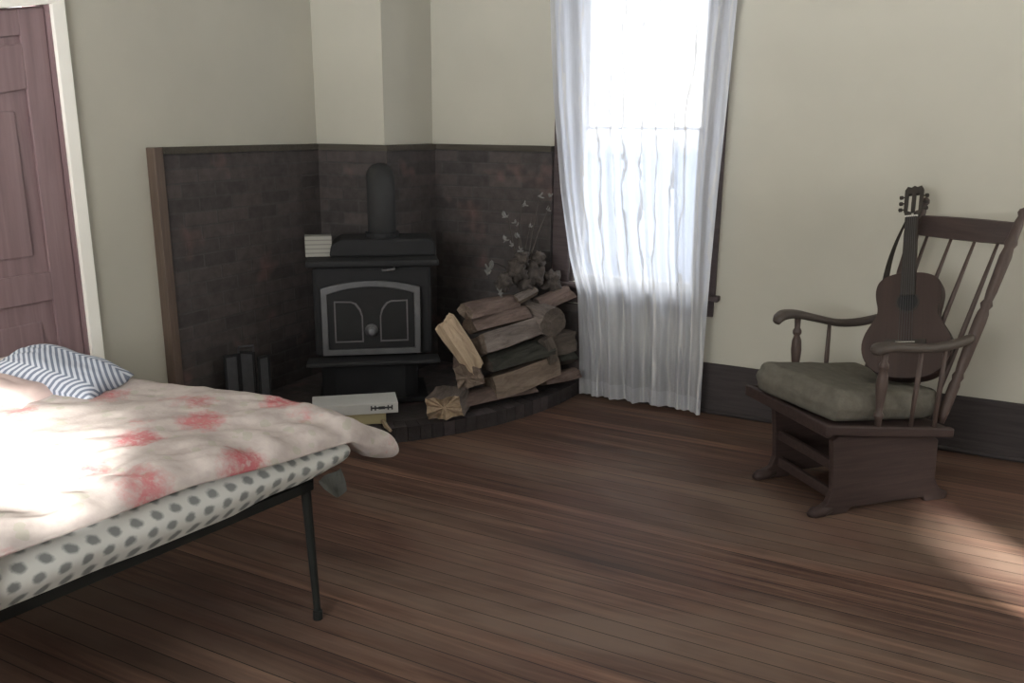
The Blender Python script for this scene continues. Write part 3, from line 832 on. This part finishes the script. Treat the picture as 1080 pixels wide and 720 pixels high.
# mattress
def mattress():
    bm = B(); uvl = bm.loops.layers.uv.new('UVMap')
    NA, NB_ = 60, 44; LA, LB = 1.50, 1.14
    T0 = .475
    def P(a, b, top):
        ea = min(a, 1 - a) * LA; eb = min(b, 1 - b) * LB
        e = min(ea, eb); r_ = .045
        k = 1.0 if e >= r_ else math.sqrt(max(0, 1 - (1 - e / r_) ** 2))
        zc = T0 + .070; half = .070
        # the soft pad thins out towards the far foot corner
        cd = max(0.0, 1 - math.hypot(a * LA, b * LB) / .38)
        half *= 1 - .45 * cd; zc += .0 - .005 * cd
        z = zc + (half if top else -half) * (.80 + .20 * k)
        p = FC + HD * (a * LA) + FU * (b * LB)
        z += .008 * nz((p.x, p.y, 0), 6, 2)
        return Vector((p.x, p.y, z))
    def arr(n): return [.5 - .5 * math.copysign(abs(math.cos(PI * i / n)) ** .75, math.cos(PI * i / n)) for i in range(n + 1)]
    A, B_ = arr(NA), arr(NB_)
    sides = {}
    vt = [[bm.verts.new(P(a, b, True)) for b in B_] for a in A]
    vb = [[bm.verts.new(P(a, b, False)) for b in B_] for a in A]
    fs_ = []
    for i in range(NA):
        for j in range(NB_):
            fs_.append(bm.faces.new((vt[i][j], vt[i + 1][j], vt[i + 1][j + 1], vt[i][j + 1])))
            fs_.append(bm.faces.new((vb[i][j], vb[i][j + 1], vb[i + 1][j + 1], vb[i + 1][j])))
    # side skirts bulge, in several steps
    loop = [(0, j) for j in range(NB_)] + [(i, NB_) for i in range(NA)] + [(NA, j) for j in range(NB_, 0, -1)] + [(i, 0) for i in range(NA, 0, -1)]
    K = 6; cols = []
    cen = FC + HD * (LA / 2) + FU * (LB / 2)
    for (i, j) in loop:
        t_, b_ = vt[i][j], vb[i][j]
        out = Vector((0, 0, 0))
        if i == 0: out -= HD
        if i == NA: out += HD
        if j == 0: out -= FU
        if j == NB_: out += FU
        out.normalize(); col = [t_]
        for k in range(1, K):
            u = k / K; p = t_.co.lerp(b_.co, u) + out * (.022 * math.sin(PI * u) + .006 * nz(t_.co.lerp(b_.co, u), 14, 5))
            col.append(bm.verts.new(p))
        col.append(b_); cols.append(col)
    for q in range(len(cols)):
        c, d = cols[q], cols[(q + 1) % len(cols)]
        for k in range(K): fs_.append(bm.faces.new((c[k], c[k + 1], d[k + 1], d[k])))
    for f in bm.faces:
        for l in f.loops:
            r_ = l.vert.co - FC
            l[uvl].uv = (r_.dot(FU) - r_.dot(HD), l.vert.co.z)
    for v in bm.verts: v.co -= FC
    o = link('mattress', bm, MT['dots'], smooth=True); o.location = FC
    return prop(o, 'mattress printed with grey medallions on white lying on the metal bed', 'mattress')
MATT = mattress()
grey_cloth = plain('grey_sheet_cloth', (.16, .165, .155), .95, .12, 14, spec=.1)

# quilt
def quilt():
    bm = B()
    far = [(-1.490, 2.115), (-1.60, 2.085), (-1.78, 2.03), (-2.0, 1.95), (-2.35, 1.865), (-2.75, 1.86), (-3.03, 1.87)]
    cum = [0]
    for p, q in zip(far, far[1:]): cum.append(cum[-1] + math.hypot(q[0] - p[0], q[1] - p[1]))
    def edge(a):
        s = a * cum[-1]
        for k in range(len(far) - 1):
            if s <= cum[k + 1] + 1e-9:
                t_ = (s - cum[k]) / (cum[k + 1] - cum[k])
                return Vector((far[k][0] + (far[k + 1][0] - far[k][0]) * t_, far[k][1] + (far[k + 1][1] - far[k][1]) * t_, 0))
        return Vector((*far[-1], 0))
    NA, NB_ = 110, 110; LB = 1.62; HANG = 1.20
    def arr(n): return [.5 - .5 * math.copysign(abs(math.cos(PI * i / n)) ** .8, math.cos(PI * i / n)) for i in range(n + 1)]
    A, Bq = arr(NA), arr(NB_); LA = cum[-1]
    def base(a, b):
        bd = b * LB; hang = max(0.0, bd - HANG)  # unseen near side hangs low, added to shade the floor under the bed
        p = edge(a) + FU * (min(bd, HANG) + .12 * hang)
        # foot edge pushed a little over the mattress edge, wavy
        p += (-HD) * (1 - a) ** 6 * (.0 + .012 * nz((b * 5, 0, 0), 1, 4) * (1 if b > .15 else 0))
        d = p - FC
        over = max(0.0, -d.dot(FU))                # beyond the mattress at the far side
        z = .636 - .45 * over - .012 * max(0, 1 - a * LA / .25) * (1 if over <= 0 else .6)
        z -= .045 * max(0.0, 1 - math.hypot(a * LA, max(0, b * LB - .18)) / .55)
        z -= .99 * hang
        return p, z
    def wr(p, a, b):
        e = min(a * LA, (1 - a) * LA, b * LB, (1 - b) * LB)
        q = Vector((p.x * .5 + p.y * .9, p.y * .5 - p.x * .9, 0))
        w1 = abs(nz((q.x * 1.0, q.y * 3.2, 0), 2.6, 1)) * .020
        w2 = nz((p.x, p.y, 0), 3.0, 8) * .012
        w3 = abs(nz((q.x * 1.5, q.y * 5, 0), 5.5, 3)) * .014
        # gathers running down to the foot edge
        g = max(0, 1 - a * LA / .28) * .019 * math.sin(b * LB * 44 + a * LA * 14 + 5 * nz((b * 5, a * 3, 0), 1, 2)) * (.4 + .9 * abs(nz((b * 6, a * 2, 0), 1, 6)))
        return w1 + w2 + w3 + g
    vt, vb = [], []
    for a in A:
        rt, rb = [], []
        for b in Bq:
            p, z = base(a, b)
            e = min(a * LA, (1 - a) * LA, b * LB, (1 - b) * LB); r_ = .075
            k = 1.0 if e >= r_ else math.sqrt(max(0, 1 - (1 - e / r_) ** 2))
            h = (.040 + .022 * max(0.0, 1 - math.hypot(a * LA, b * LB) / .35) + wr(p, a, b)) * k
            if e < 1e-6: h = .004
            rt.append(bm.verts.new((p.x, p.y, z + max(.004, h)))); rb.append(bm.verts.new((p.x, p.y, z - .002 - (.004 + .05 * min(1.0, max(0.0, -(p - FC).dot(FU)) / .10)) * k)))
        vt.append(rt); vb.append(rb)
    for i in range(NA):
        for j in range(NB_):
            bm.faces.new((vt[i][j], vt[i + 1][j], vt[i + 1][j + 1], vt[i][j + 1])); bm.faces.new((vb[i][j], vb[i][j + 1], vb[i + 1][j + 1], vb[i + 1][j]))
    loop = [(0, j) for j in range(NB_)] + [(i, NB_) for i in range(NA)] + [(NA, j) for j in range(NB_, 0, -1)] + [(i, 0) for i in range(NA, 0, -1)]
    for q in range(len(loop)):
        (i, j), (k, l) = loop[q], loop[(q + 1) % len(loop)]
        bm.faces.new((vt[i][j], vb[i][j], vb[k][l], vt[k][l]))
    o = link('floral_quilt', bm, MT['quilt'], smooth=True)
    return prop(o, 'rumpled white quilt with red and pink flowers spread over the bed', 'quilt')
quilt()

# pillows
def pillow(name, c, L, Wd, H, rz, ry, mat, label, cat, seed, rx=0):
    bm = B(); uvl = bm.loops.layers.uv.new('UVMap'); N, Mm = 44, 30
    for top in (1, -1):
        g = []
        for i in range(N + 1):
            for j in range(Mm + 1):
                u, v = i / N * 2 - 1, j / Mm * 2 - 1
                e = (1 - abs(u) ** 3.2) * (1 - abs(v) ** 3.2)
                x = u * L / 2 * (1 - .05 * (1 - abs(v)) * abs(u)); y = v * Wd / 2 * (1 - .07 * (1 - abs(u)) * abs(v))
                z = top * H / 2 * max(0, e) ** .5
                z += (.012 * nz((x, y, top), 9, seed) + .010 * abs(nz((x * 1.2, y * 3, top), 8, seed + 3))) * min(1, e * 3)
                g.append(bm.verts.new((x, y, z)))
        for i in range(N):
            for j in range(Mm):
                q = [g[i * (Mm + 1) + j], g[(i + 1) * (Mm + 1) + j], g[(i + 1) * (Mm + 1) + j + 1], g[i * (Mm + 1) + j + 1]]
                bm.faces.new(q if top > 0 else q[::-1])
    for f in bm.faces:
        for l in f.loops: l[uvl].uv = (l.vert.co.x + 1, l.vert.co.y + 1 + .5 * l.vert.co.z)
    bmesh.ops.remove_doubles(bm, verts=bm.verts[:], dist=1e-4)
    o = link(name, bm, mat, smooth=True)
    o.location = c; o.rotation_euler = (rx, ry, rz)
    return prop(o, label, cat)
pillow('chevron_pillow', (-2.475, 1.665, .722), .385, .21, .12, rad(14), rad(9), MT['chevron'], 'blue and white chevron pillow lying on the quilt below the door', 'pillow', 3, rad(6))
pillow('pink_blanket', (-2.60, 1.545, .700), .42, .26, .09, rad(12), rad(4), MT['sheetpink'], 'crumpled dusty pink blanket on the bed in front of the chevron pillow', 'blanket', 9)

# ------------------------------------------------------------------ glider rocking chair
TH_ = rad(224.5)
gl = prop(empty('glider_chair', (-.275, 3.73, 0), TH_), 'dark wooden glider rocking chair with spindle back standing by the right wall', 'rocking chair')
# seat frame slopes back: z at front .402, rear .335 (top)
def zs(x): return .362 + .118 * x
bm = B()
for s in (-1, 1):
    y0, y1 = s * .255, s * .285
    for (xa, xb) in ((-.255, .345),):
        prism(bm, [(xa, zs(xa) - .042), (xb, zs(xb) - .042), (xb, zs(xb)), (xa, zs(xa))], min(y0, y1), max(y0, y1), Matrix(((1, 0, 0, 0), (0, 0, 1, 0), (0, 1, 0, 0), (0, 0, 0, 1))))
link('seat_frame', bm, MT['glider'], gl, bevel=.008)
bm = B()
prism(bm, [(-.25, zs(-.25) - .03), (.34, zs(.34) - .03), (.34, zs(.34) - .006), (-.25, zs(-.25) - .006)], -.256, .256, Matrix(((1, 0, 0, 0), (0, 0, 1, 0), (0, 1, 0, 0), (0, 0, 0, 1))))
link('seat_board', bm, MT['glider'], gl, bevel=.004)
bm = B(); box(bm, (.345, 0, zs(.345) - .026), (.028, .57, .05)); link('front_rail', bm, MT['glider'], gl, bevel=.008)
# platform base: two shaped side panels with feet
def side_panel(s):
    bm = B()
    poly = [(-.305, 0), (-.20, 0), (-.185, .022), (.17, .022), (.19, 0), (.315, 0), (.325, .03), (.285, .055), (.268, .10), (.275, .20), (.29, .315), (.26, .335), (-.20, .285), (-.225, .27), (-.235, .10), (-.262, .055), (-.31, .03)]
    y = .225 if s > 0 else -.165
    prism(bm, poly, y - .014, y + .014, Matrix(((1, 0, 0, 0), (0, 0, 1, 0), (0, 1, 0, 0), (0, 0, 0, 1))))
    return bm
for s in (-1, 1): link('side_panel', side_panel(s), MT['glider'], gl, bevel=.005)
for (x, z) in ((.25, .20), (.24, .075), (-.22, .10), (-.21, .22)):
    bm = B(); box(bm, (x, .03, z), (.022, .38, .042)); link('stretcher', bm, MT['glider'], gl, bevel=.005)
for s in (-1, 1):
    bm = B(); ys_ = .225 if s > 0 else -.165; lathe(bm, (.36, ys_, .012), (.255, ys_, .024), [(0, .010), (.2, .024), (.6, .026), (1, .016)], 12); link('foot', bm, MT['glider'], gl, smooth=True)
    for x in (.14, -.12):
        bm = B(); box(bm, (x, .207 if s > 0 else -.147, .285), (.025, .022, .09)); link('glide_link', bm, MT['black'], gl)
# back posts, turned
def backpt(t_, y): return Vector((-.222 - .252 * t_, y, .345 + .865 * t_))
post = [(0, .017), (.05, .020), (.18, .021), (.2, .017), (.22, .023), (.24, .017), (.28, .021), (.48, .024), (.52, .022), (.54, .016), (.56, .024), (.58, .016), (.62, .020), (.78, .023), (.82, .018), (.84, .025), (.86, .020), (.93, .018), (.96, .012), (.975, .019), (.99, .016), (1, .004)]
for s in (-1, 1):
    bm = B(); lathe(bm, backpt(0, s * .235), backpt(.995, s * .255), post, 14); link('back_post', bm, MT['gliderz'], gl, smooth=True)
# crest rail: gently bowed
bm = B(); prev = None; rings = []
for i in range(17):
    u = i / 16 * 2 - 1; y = u * .252
    c = backpt(.866 + .012 * u, y); bow = -.022 * (1 - u * u); crown = .008 * (1 - u * u)
    n_ = Vector((-.27, 0, .96)).normalized(); f_ = Vector((.96, 0, .27))
    ring = [c + f_ * (a_ + bow) + n_ * (b_ + (crown if b_ > 0 else 0)) for a_, b_ in ((-.011, -.042), (.011, -.042), (.013, .0), (.010, .040), (0, .046), (-.010, .040))]
    rings.append([bm.verts.new(p) for p in ring])
for a_, b_ in zip(rings, rings[1:]):
    for k in range(6): bm.faces.new((a_[k], a_[(k + 1) % 6], b_[(k + 1) % 6], b_[k]))
bm.faces.new(rings[0]); bm.faces.new(rings[-1][::-1])
link('crest_rail', bm, MT['crest'], gl, smooth=False)
for k in range(4):
    y = -.185 + .1233 * k; u = y / .252
    top = backpt(.836 + .012 * u, y) + Vector((.96, 0, .27)) * (-.022 * (1 - u * u)); bot = backpt(0.0, y * .95) 
    bm = B(); lathe(bm, bot, top, [(0, .007), (.25, .0095), (.5, .0105), (.75, .009), (1, .006)], 10)
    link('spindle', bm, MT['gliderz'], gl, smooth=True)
# arms
def arm(s):
    bm = B(); path = [(.235, .270, .690, .030, .022), (.20, .274, .708, .034, .020), (.13, .278, .706, .031, .019), (.03, .280, .682, .024, .017), (-.09, .278, .654, .021, .017), (-.20, .268, .654, .021, .018), (-.290, .252, .672, .018, .018)]
    if s > 0: path = [(.165, .270, .684, .030, .020), (.14, .274, .692, .034, .019), (.09, .278, .694, .031, .018), (.02, .280, .684, .024, .017), (-.09, .278, .676, .021, .017), (-.20, .268, .680, .021, .018), (-.305, .252, .694, .018, .018)]
    # smooth the path
    P = [Vector(p[:3]) for p in path]; fine = []
    for i in range(len(P) - 1):
        p0, p1, p2, p3 = P[max(i - 1, 0)], P[i], P[i + 1], P[min(i + 2, len(P) - 1)]
        for k in range(5):
            t_ = k / 5
            q = .5 * ((2 * p1) + (-p0 + p2) * t_ + (2 * p0 - 5 * p1 + 4 * p2 - p3) * t_ ** 2 + (-p0 + 3 * p1 - 3 * p2 + p3) * t_ ** 3)
            fine.append((q, path[i][3] + (path[i + 1][3] - path[i][3]) * t_, path[i][4] + (path[i + 1][4] - path[i][4]) * t_))
    fine.append((P[-1], path[-1][3], path[-1][4]))
    rings = []
    for q, w_, h_ in fine:
        rings.append([bm.verts.new(Vector((q.x, s * q.y, q.z)) + Vector((0, math.copysign(abs(math.cos(a_)) ** .7, math.cos(a_)) * w_, math.copysign(abs(math.sin(a_)) ** .7, math.sin(a_)) * h_))) for a_ in [2 * PI * k / 14 for k in range(14)]])
    for a_, b_ in zip(rings, rings[1:]):
        for k in range(14): bm.faces.new((a_[k], a_[(k + 1) % 14], b_[(k + 1) % 14], b_[k]))
    cap = bm.verts.new(Vector((path[0][0] + .022, s * path[0][1], path[0][2] - .004)))
    for k in range(14): bm.faces.new((rings[0][k], cap, rings[0][(k + 1) % 14]))
    bm.faces.new(rings[-1])
    return bm
tp = [(0, .013), (.1, .013), (.13, .019), (.17, .019), (.2, .012), (.35, .017), (.55, .023), (.68, .020), (.75, .012), (.78, .019), (.82, .019), (.86, .012), (1, .014)]
for s in (-1, 1):
    link('armrest', arm(s), MT['arm'], gl, smooth=True)
    bm = B(); lathe(bm, (.115, s * .270, zs(.115) - .005), (.125, s * .276, .690 if s < 0 else .680), tp, 14); link('arm_post', bm, MT['gliderz'], gl, smooth=True)
    for x in (-.045, -.16):
        if s < 0 and x < -.1: continue
        bm = B(); lathe(bm, (x, s * .270, zs(x) - .005), (x, s * .278, 0.660 if s < 0 else .672), [(0, .009), (.5, .0105), (1, .008)], 10); link('arm_spindle', bm, MT['gliderz'], gl, smooth=True)
# seat cushion : top-level, rests on the chair
def cushion():
    bm = B(); N = 26
    Lc, Wc, T = .58, .47, .130
    def sq(u): return .5 - .5 * math.copysign(abs(math.cos(PI * u)) ** .8, math.cos(PI * u))
    g = {}
    for top in (1, 0):
        for i in range(N + 1):
            for j in range(N + 1):
                u, v = sq(i / N) * 2 - 1, sq(j / N) * 2 - 1
                e = min((1 - abs(u)) * Lc / 2, (1 - abs(v)) * Wc / 2); r_ = .035
                k = 1 if e >= r_ else math.sqrt(max(0, 1 - (1 - e / r_) ** 2))
                x, y = u * Lc / 2, v * Wc / 2
                # round the corners in plan
                if abs(u) > .8 and abs(v) > .8:
                    q = ((abs(u) - .8) / .2) * ((abs(v) - .8) / .2); x *= 1 - .05 * q; y *= 1 - .05 * q
                sagv = .030 * math.exp(-((x + .10) ** 2 + y * y) / .022) if top else 0
                z = T / 2 + (1 if top else -1) * T / 2 * (.45 + .55 * k) - sagv + (.004 * nz((x, y, 0), 12, 2) if top else 0)
                g[top, i, j] = bm.verts.new((x, y, z))
    for i in range(N):
        for j in range(N):
            bm.faces.new((g[1, i, j], g[1, i + 1, j], g[1, i + 1, j + 1], g[1, i, j + 1])); bm.faces.new((g[0, i, j], g[0, i, j + 1], g[0, i + 1, j + 1], g[0, i + 1, j]))
    loop = [(0, j) for j in range(N)] + [(i, N) for i in range(N)] + [(N, j) for j in range(N, 0, -1)] + [(i, 0) for i in range(N, 0, -1)]
    cols = []
    for (i, j) in loop:
        t_, b_ = g[1, i, j], g[0, i, j]
        o_ = Vector(((i == N) - (i == 0), (j == N) - (j == 0), 0)); o_.normalize()
        cols.append([t_] + [bm.verts.new(t_.co.lerp(b_.co, k / 4) + o_ * .012 * math.sin(PI * k / 4)) for k in (1, 2, 3)] + [b_])
    for q in range(len(cols)):
        c, d = cols[q], cols[(q + 1) % len(cols)]
        for k in range(4): bm.faces.new((c[k], c[k + 1], d[k + 1], d[k]))
    return link('seat_cushion', bm, MT['cushion'], smooth=True)
cu_ = cushion()
GM = Matrix.Translation((-.275, 3.73, 0)) @ Matrix.Rotation(TH_, 4, 'Z')
slope = math.atan(.118)
cu_.matrix_world = GM @ Matrix.Translation((.065, -.005, zs(.065) + .001)) @ Matrix.Rotation(-slope, 4, 'Y') @ Matrix.Rotation(rad(8), 4, 'Z')
prop(cu_, 'worn olive beige seat cushion on the wooden glider rocking chair', 'cushion')

# ------------------------------------------------------------------ guitar leaning in the chair
Gb = GM @ Vector((-.135, .105, .500)); Gt = GM @ Vector((-.372, -.235, 1.265))
gz = (Gt - Gb).normalized()
nrm = GM.to_3x3() @ Vector((.80, .60, 0))
gy = (nrm - gz * nrm.dot(gz)).normalized()          # out of the guitar's face
gx = gy.cross(gz)
GL = (Gt - Gb).length
Mg = Matrix(((gx.x, gy.x, gz.x, Gb.x), (gx.y, gy.y, gz.y, Gb.y), (gx.z, gy.z, gz.z, Gb.z), (0, 0, 0, 1)))
gt = prop(empty('acoustic_guitar', mat=Mg), 'brown acoustic guitar standing on the chair seat with its neck against the chair back', 'guitar')
K = GL / .93
half = [(0, 0), (.05, .003), (.10, .016), (.15, .05), (.182, .10), (.190, .155), (.176, .21), (.148, .26), (.130, .295), (.128, .33), (.136, .37), (.139, .41), (.130, .45), (.105, .477), (.065, .493), (.03, .497)]
pts = []
for i in range(len(half) - 1):
    p0, p1, p2, p3 = half[max(i - 1, 0)], half[i], half[i + 1], half[min(i + 2, len(half) - 1)]
    for k in range(3):
        t_ = k / 3
        pts.append(tuple(.5 * ((2 * p1[c]) + (-p0[c] + p2[c]) * t_ + (2 * p0[c] - 5 * p1[c] + 4 * p2[c] - p3[c]) * t_ ** 2 + (-p0[c] + 3 * p1[c] - 3 * p2[c] + p3[c]) * t_ ** 3) for c in (0, 1)))
pts.append(half[-1])
outline = [(x * K, z * K) for x, z in pts] + [(-x * K, z * K) for x, z in pts[::-1] if abs(x) > 1e-6]
MG = lambda y: Matrix(((1, 0, 0, 0), (0, 0, 1, y), (0, 1, 0, 0), (0, 0, 0, 1)))
body = link('guitar_body', prism(B(), outline, -.085, -.003, MG(0)), MT['guitar'], gt, bevel=.006)
link('top_board', prism(B(), [(x * .985, z * .985 + .003) for x, z in outline], -.003, .001, MG(0)), MT['guitartop'], gt)
circ = [(.048 * math.cos(2 * PI * k / 28), .355 * K + .048 * math.sin(2 * PI * k / 28)) for k in range(28)]
circ2 = [(.040 * math.cos(2 * PI * k / 28), .355 * K + .040 * math.sin(2 * PI * k / 28)) for k in range(28)]
link('rosette', ring_prism(B(), circ, circ2, 0, .0015, MG(.001)), MT['neck'], gt)
link('sound_hole', prism(B(), circ2, 0, .001, MG(.001)), MT['glassblack'], gt)['label'] = 'dark round disc for the sound hole shade'  # dark disc on the solid top paints the shade inside the hole
bm = B(); box(bm, (0, .005, .165 * K), (.16, .009, .026)); br_ = link('bridge', bm, MT['neck'], gt, bevel=.003)
bm = B(); box(bm, (0, .0105, .165 * K), (.075, .003, .004)); link('saddle', bm, MT['ivory'], br_)['label'] = 'pale saddle'
bm = B()
prism(bm, [(-.030, .385 * K), (.030, .385 * K), (.025, .765 * K), (-.025, .765 * K)], .001, .010, MG(0)); link('fretboard', bm, MT['neck'], gt, bevel=.002)
bm = B()
prism(bm, [(-.029, .48 * K), (.029, .48 * K), (.024, .775 * K), (-.024, .775 * K)], -.022, .001, MG(0)); link('neck', bm, MT['guitar'], gt, bevel=.008)
bm = B(); Mh = Matrix.Translation((0, -.004, .77 * K)) @ Matrix.Rotation(rad(10), 4, 'X') @ MG(0)
ol = [(-.026, 0), (.026, 0), (.036, .03), (.038, .14), (.028, .158), (.012, .152), (0, .160), (-.012, .152), (-.028, .158), (-.038, .14), (-.036, .03)]
sl = [(-.013, .03), (-.013, .12)]
prism(bm, [(.026, 0), (.036, .03), (.038, .14), (.028, .158), (.012, .152), (0, .160), (-.012, .152), (-.028, .158), (-.038, .14), (-.036, .03), (-.026, 0), (-.006, 0), (-.006, .025), (-.023, .032), (-.023, .118), (-.007, .118), (-.007, .028), (.007, .028), (.007, .118), (.023, .118), (.023, .032), (.006, .025), (.006, 0)][::-1], -.016, 0, Mh)
hs = link('headstock', bm, MT['neck'], gt)
bm = B(); box(bm, (0, .008, .768 * K), (.052, .008, .006)); link('nut', bm, MT['ivory'], gt)
for s in (-1, 1):
    for k in range(3):
        bm = B(); z = .045 + .032 * k
        lathe(bm, Mh @ Vector((s * .030, z, -.009)), Mh @ Vector((s * .060, z, -.009)), [(0, .004), (.45, .003), (.5, .008), (.9, .009), (1, .004)], 10)
        link('tuning_peg', bm, MT['ivory'] if k == 5 else MT['neck'], hs, smooth=True)
for k in range(6):
    x = -.021 + .0084 * k
    bm = B(); tube(bm, [(x * 1.25, .0125, .165 * K), (x * .8, .0135, .768 * K)], .0009, 5); link('string', bm, MT['nickel'], gt)
# strap from the headstock down to the upper bout
bm = B(); n_ = 14; L1, L2 = [], []
for i in range(n_ + 1):
    t_ = i / n_
    p = Vector((.022, -.01, .765 * K)).lerp(Vector((.108, -.055, .48 * K)), t_) + Vector((.016 * math.sin(PI * t_), -.012 * math.sin(PI * t_), 0))
    L1.append(bm.verts.new(p + Vector((-.007 - .009 * t_, .0, .0)))); L2.append(bm.verts.new(p + Vector((.007 + .009 * t_, -.012, 0))))
for i in range(n_): bm.faces.new((L1[i], L1[i + 1], L2[i + 1], L2[i]))
bmesh.ops.solidify(bm, geom=bm.faces[:], thickness=.003)
link('strap', bm, MT['strap'], gt)['label'] = 'brown strap beside the neck'

# grey sheet corner (under the mattress at its far foot corner)
bm = B(); g = []
for i in range(9):
    for j in range(6):
        u, v = i / 8, j / 5
        g.append(bm.verts.new((.012 + .02 * v + .006 * math.sin(u * 8 + v * 3), -.02 - .11 * u, -.004 - (.085 * math.sin(PI * min(1, .25 + u * .6)) * (1 - u) ** .5 + .01) * v)))
for i in range(8):
    for j in range(5): bm.faces.new((g[i * 6 + j], g[(i + 1) * 6 + j], g[(i + 1) * 6 + j + 1], g[i * 6 + j + 1]))
bmesh.ops.solidify(bm, geom=bm.faces[:], thickness=.003)
so = link('sheet_corner', bm, grey_cloth, MATT); so.location = (-.022, .015, .492)
so['label'] = 'loose grey sheet corner'

# ------------------------------------------------------------------ light
w = bpy.data.worlds.new('sky'); SC.world = w; w.use_nodes = True
nt = w.node_tree; nt.nodes.clear()
out = nt.nodes.new('ShaderNodeOutputWorld'); bg = nt.nodes.new('ShaderNodeBackground'); nt.links.new(bg.outputs[0], out.inputs[0])
tc = nt.nodes.new('ShaderNodeTexCoord'); sp = nt.nodes.new('ShaderNodeSeparateXYZ'); nt.links.new(tc.outputs['Generated'], sp.inputs[0])
def wramp(sock, stops):
    r_ = nt.nodes.new('ShaderNodeValToRGB'); nt.links.new(sock, r_.inputs[0]); e = r_.color_ramp.elements
    while len(e) < len(stops): e.new(.5)
    for i, (p, c) in enumerate(stops): e[i].position = p; e[i].color = (*c, 1)
    return r_.outputs[0]
def wmath(op, a, b):
    q = nt.nodes.new('ShaderNodeMath'); q.operation = op
    for i, v in enumerate((a, b)):
        if isinstance(v, (int, float)): q.inputs[i].default_value = v
        else: nt.links.new(v, q.inputs[i])
    return q.outputs[0]
# brighter towards the sun (behind the camera), dimmer below the horizon
zz_ = wmath('ADD', wmath('MULTIPLY', sp.outputs['Z'], .5), .5)
yy_ = wmath('ADD', wmath('MULTIPLY', sp.outputs['Y'], -.5), .5)
colr = wramp(zz_, [(.40, (.17, .20, .26)), (.485, (.22, .27, .36)), (.505, (1.0, .98, .945)), (1.0, (.95, .97, .97))])
# open sky in front of the curtained window; behind the camera the lower half glows as added fill for the ceiling
NORTH, SKY, GROUND_FILL = 5.4, 18.0, 46.0
zf = wmath('ADD', SKY, wmath('MULTIPLY', wmath('LESS_THAN', sp.outputs['Z'], 0.0), GROUND_FILL - SKY))
nt.links.new(colr, bg.inputs['Color']); bg.inputs['Strength'].default_value = NORTH
bg2 = nt.nodes.new('ShaderNodeBackground'); bg2.inputs['Color'].default_value = (1.0, .985, .965, 1)
nt.links.new(wmath('MULTIPLY', wmath('POWER', yy_, 3.0), zf), bg2.inputs['Strength'])
add_ = nt.nodes.new('ShaderNodeAddShader'); nt.links.new(bg.outputs[0], add_.inputs[0]); nt.links.new(bg2.outputs[0], add_.inputs[1])
nt.links.new(add_.outputs[0], out.inputs[0])

sun = bpy.data.lights.new('sun', 'SUN'); so_ = bpy.data.objects.new('sun', sun); COL.objects.link(so_)
sun.energy = 54; sun.angle = rad(2.3); sun.color = (1.0, .96, .90)
so_.rotation_euler = Vector((-.5, .6, -.25)).to_track_quat('-Z', 'Y').to_euler()
for nm, loc, rot, sx, sy in (('daylight_portal', (XR + .14, 3.15, 1.625), (0, PI / 2, 0), 1.23, .88),
                             ('daylight_portal', (-1.5475, YB + .14, 1.50), (-PI / 2, 0, 0), .75, 1.70),
                             ('daylight_portal', (-1.275, YS - .14, 1.625), (PI / 2, 0, 0), 1.83, 1.13),
                             ('daylight_portal', (.165, YS - .14, 1.905), (PI / 2, 0, 0), 1.21, .26)):
    l = bpy.data.lights.new(nm, 'AREA'); l.shape = 'RECTANGLE'; l.size = sx; l.size_y = sy; l.cycles.is_portal = True
    o = bpy.data.objects.new(nm, l); o.location = loc; o.rotation_euler = rot; COL.objects.link(o)

# ------------------------------------------------------------------ camera
cam = bpy.data.cameras.new('camera'); co = bpy.data.objects.new('camera', cam); COL.objects.link(co)
cam.sensor_width = 36; cam.lens = 30.0; cam.clip_start = .02
rt = Vector((.88869035, .45844643, .00750576)); dn = Vector((.11885824, -.21453248, -.96945786)); fw = Vector((-.44283426, .86243996, -.24514308))
co.matrix_world = Matrix(((rt.x, -dn.x, -fw.x, 0), (rt.y, -dn.y, -fw.y, 0), (rt.z, -dn.z, -fw.z, 1.5), (0, 0, 0, 1)))
SC.camera = co
vs = SC.view_settings
vs.view_transform = 'Standard'; vs.look = 'None'; vs.gamma = 1.0; vs.use_curve_mapping = False; vs.exposure = 0.0
SC.cycles.use_denoising = True
SC.cycles.max_bounces = 10; SC.cycles.transparent_max_bounces = 16; SC.cycles.sample_clamp_indirect = 8
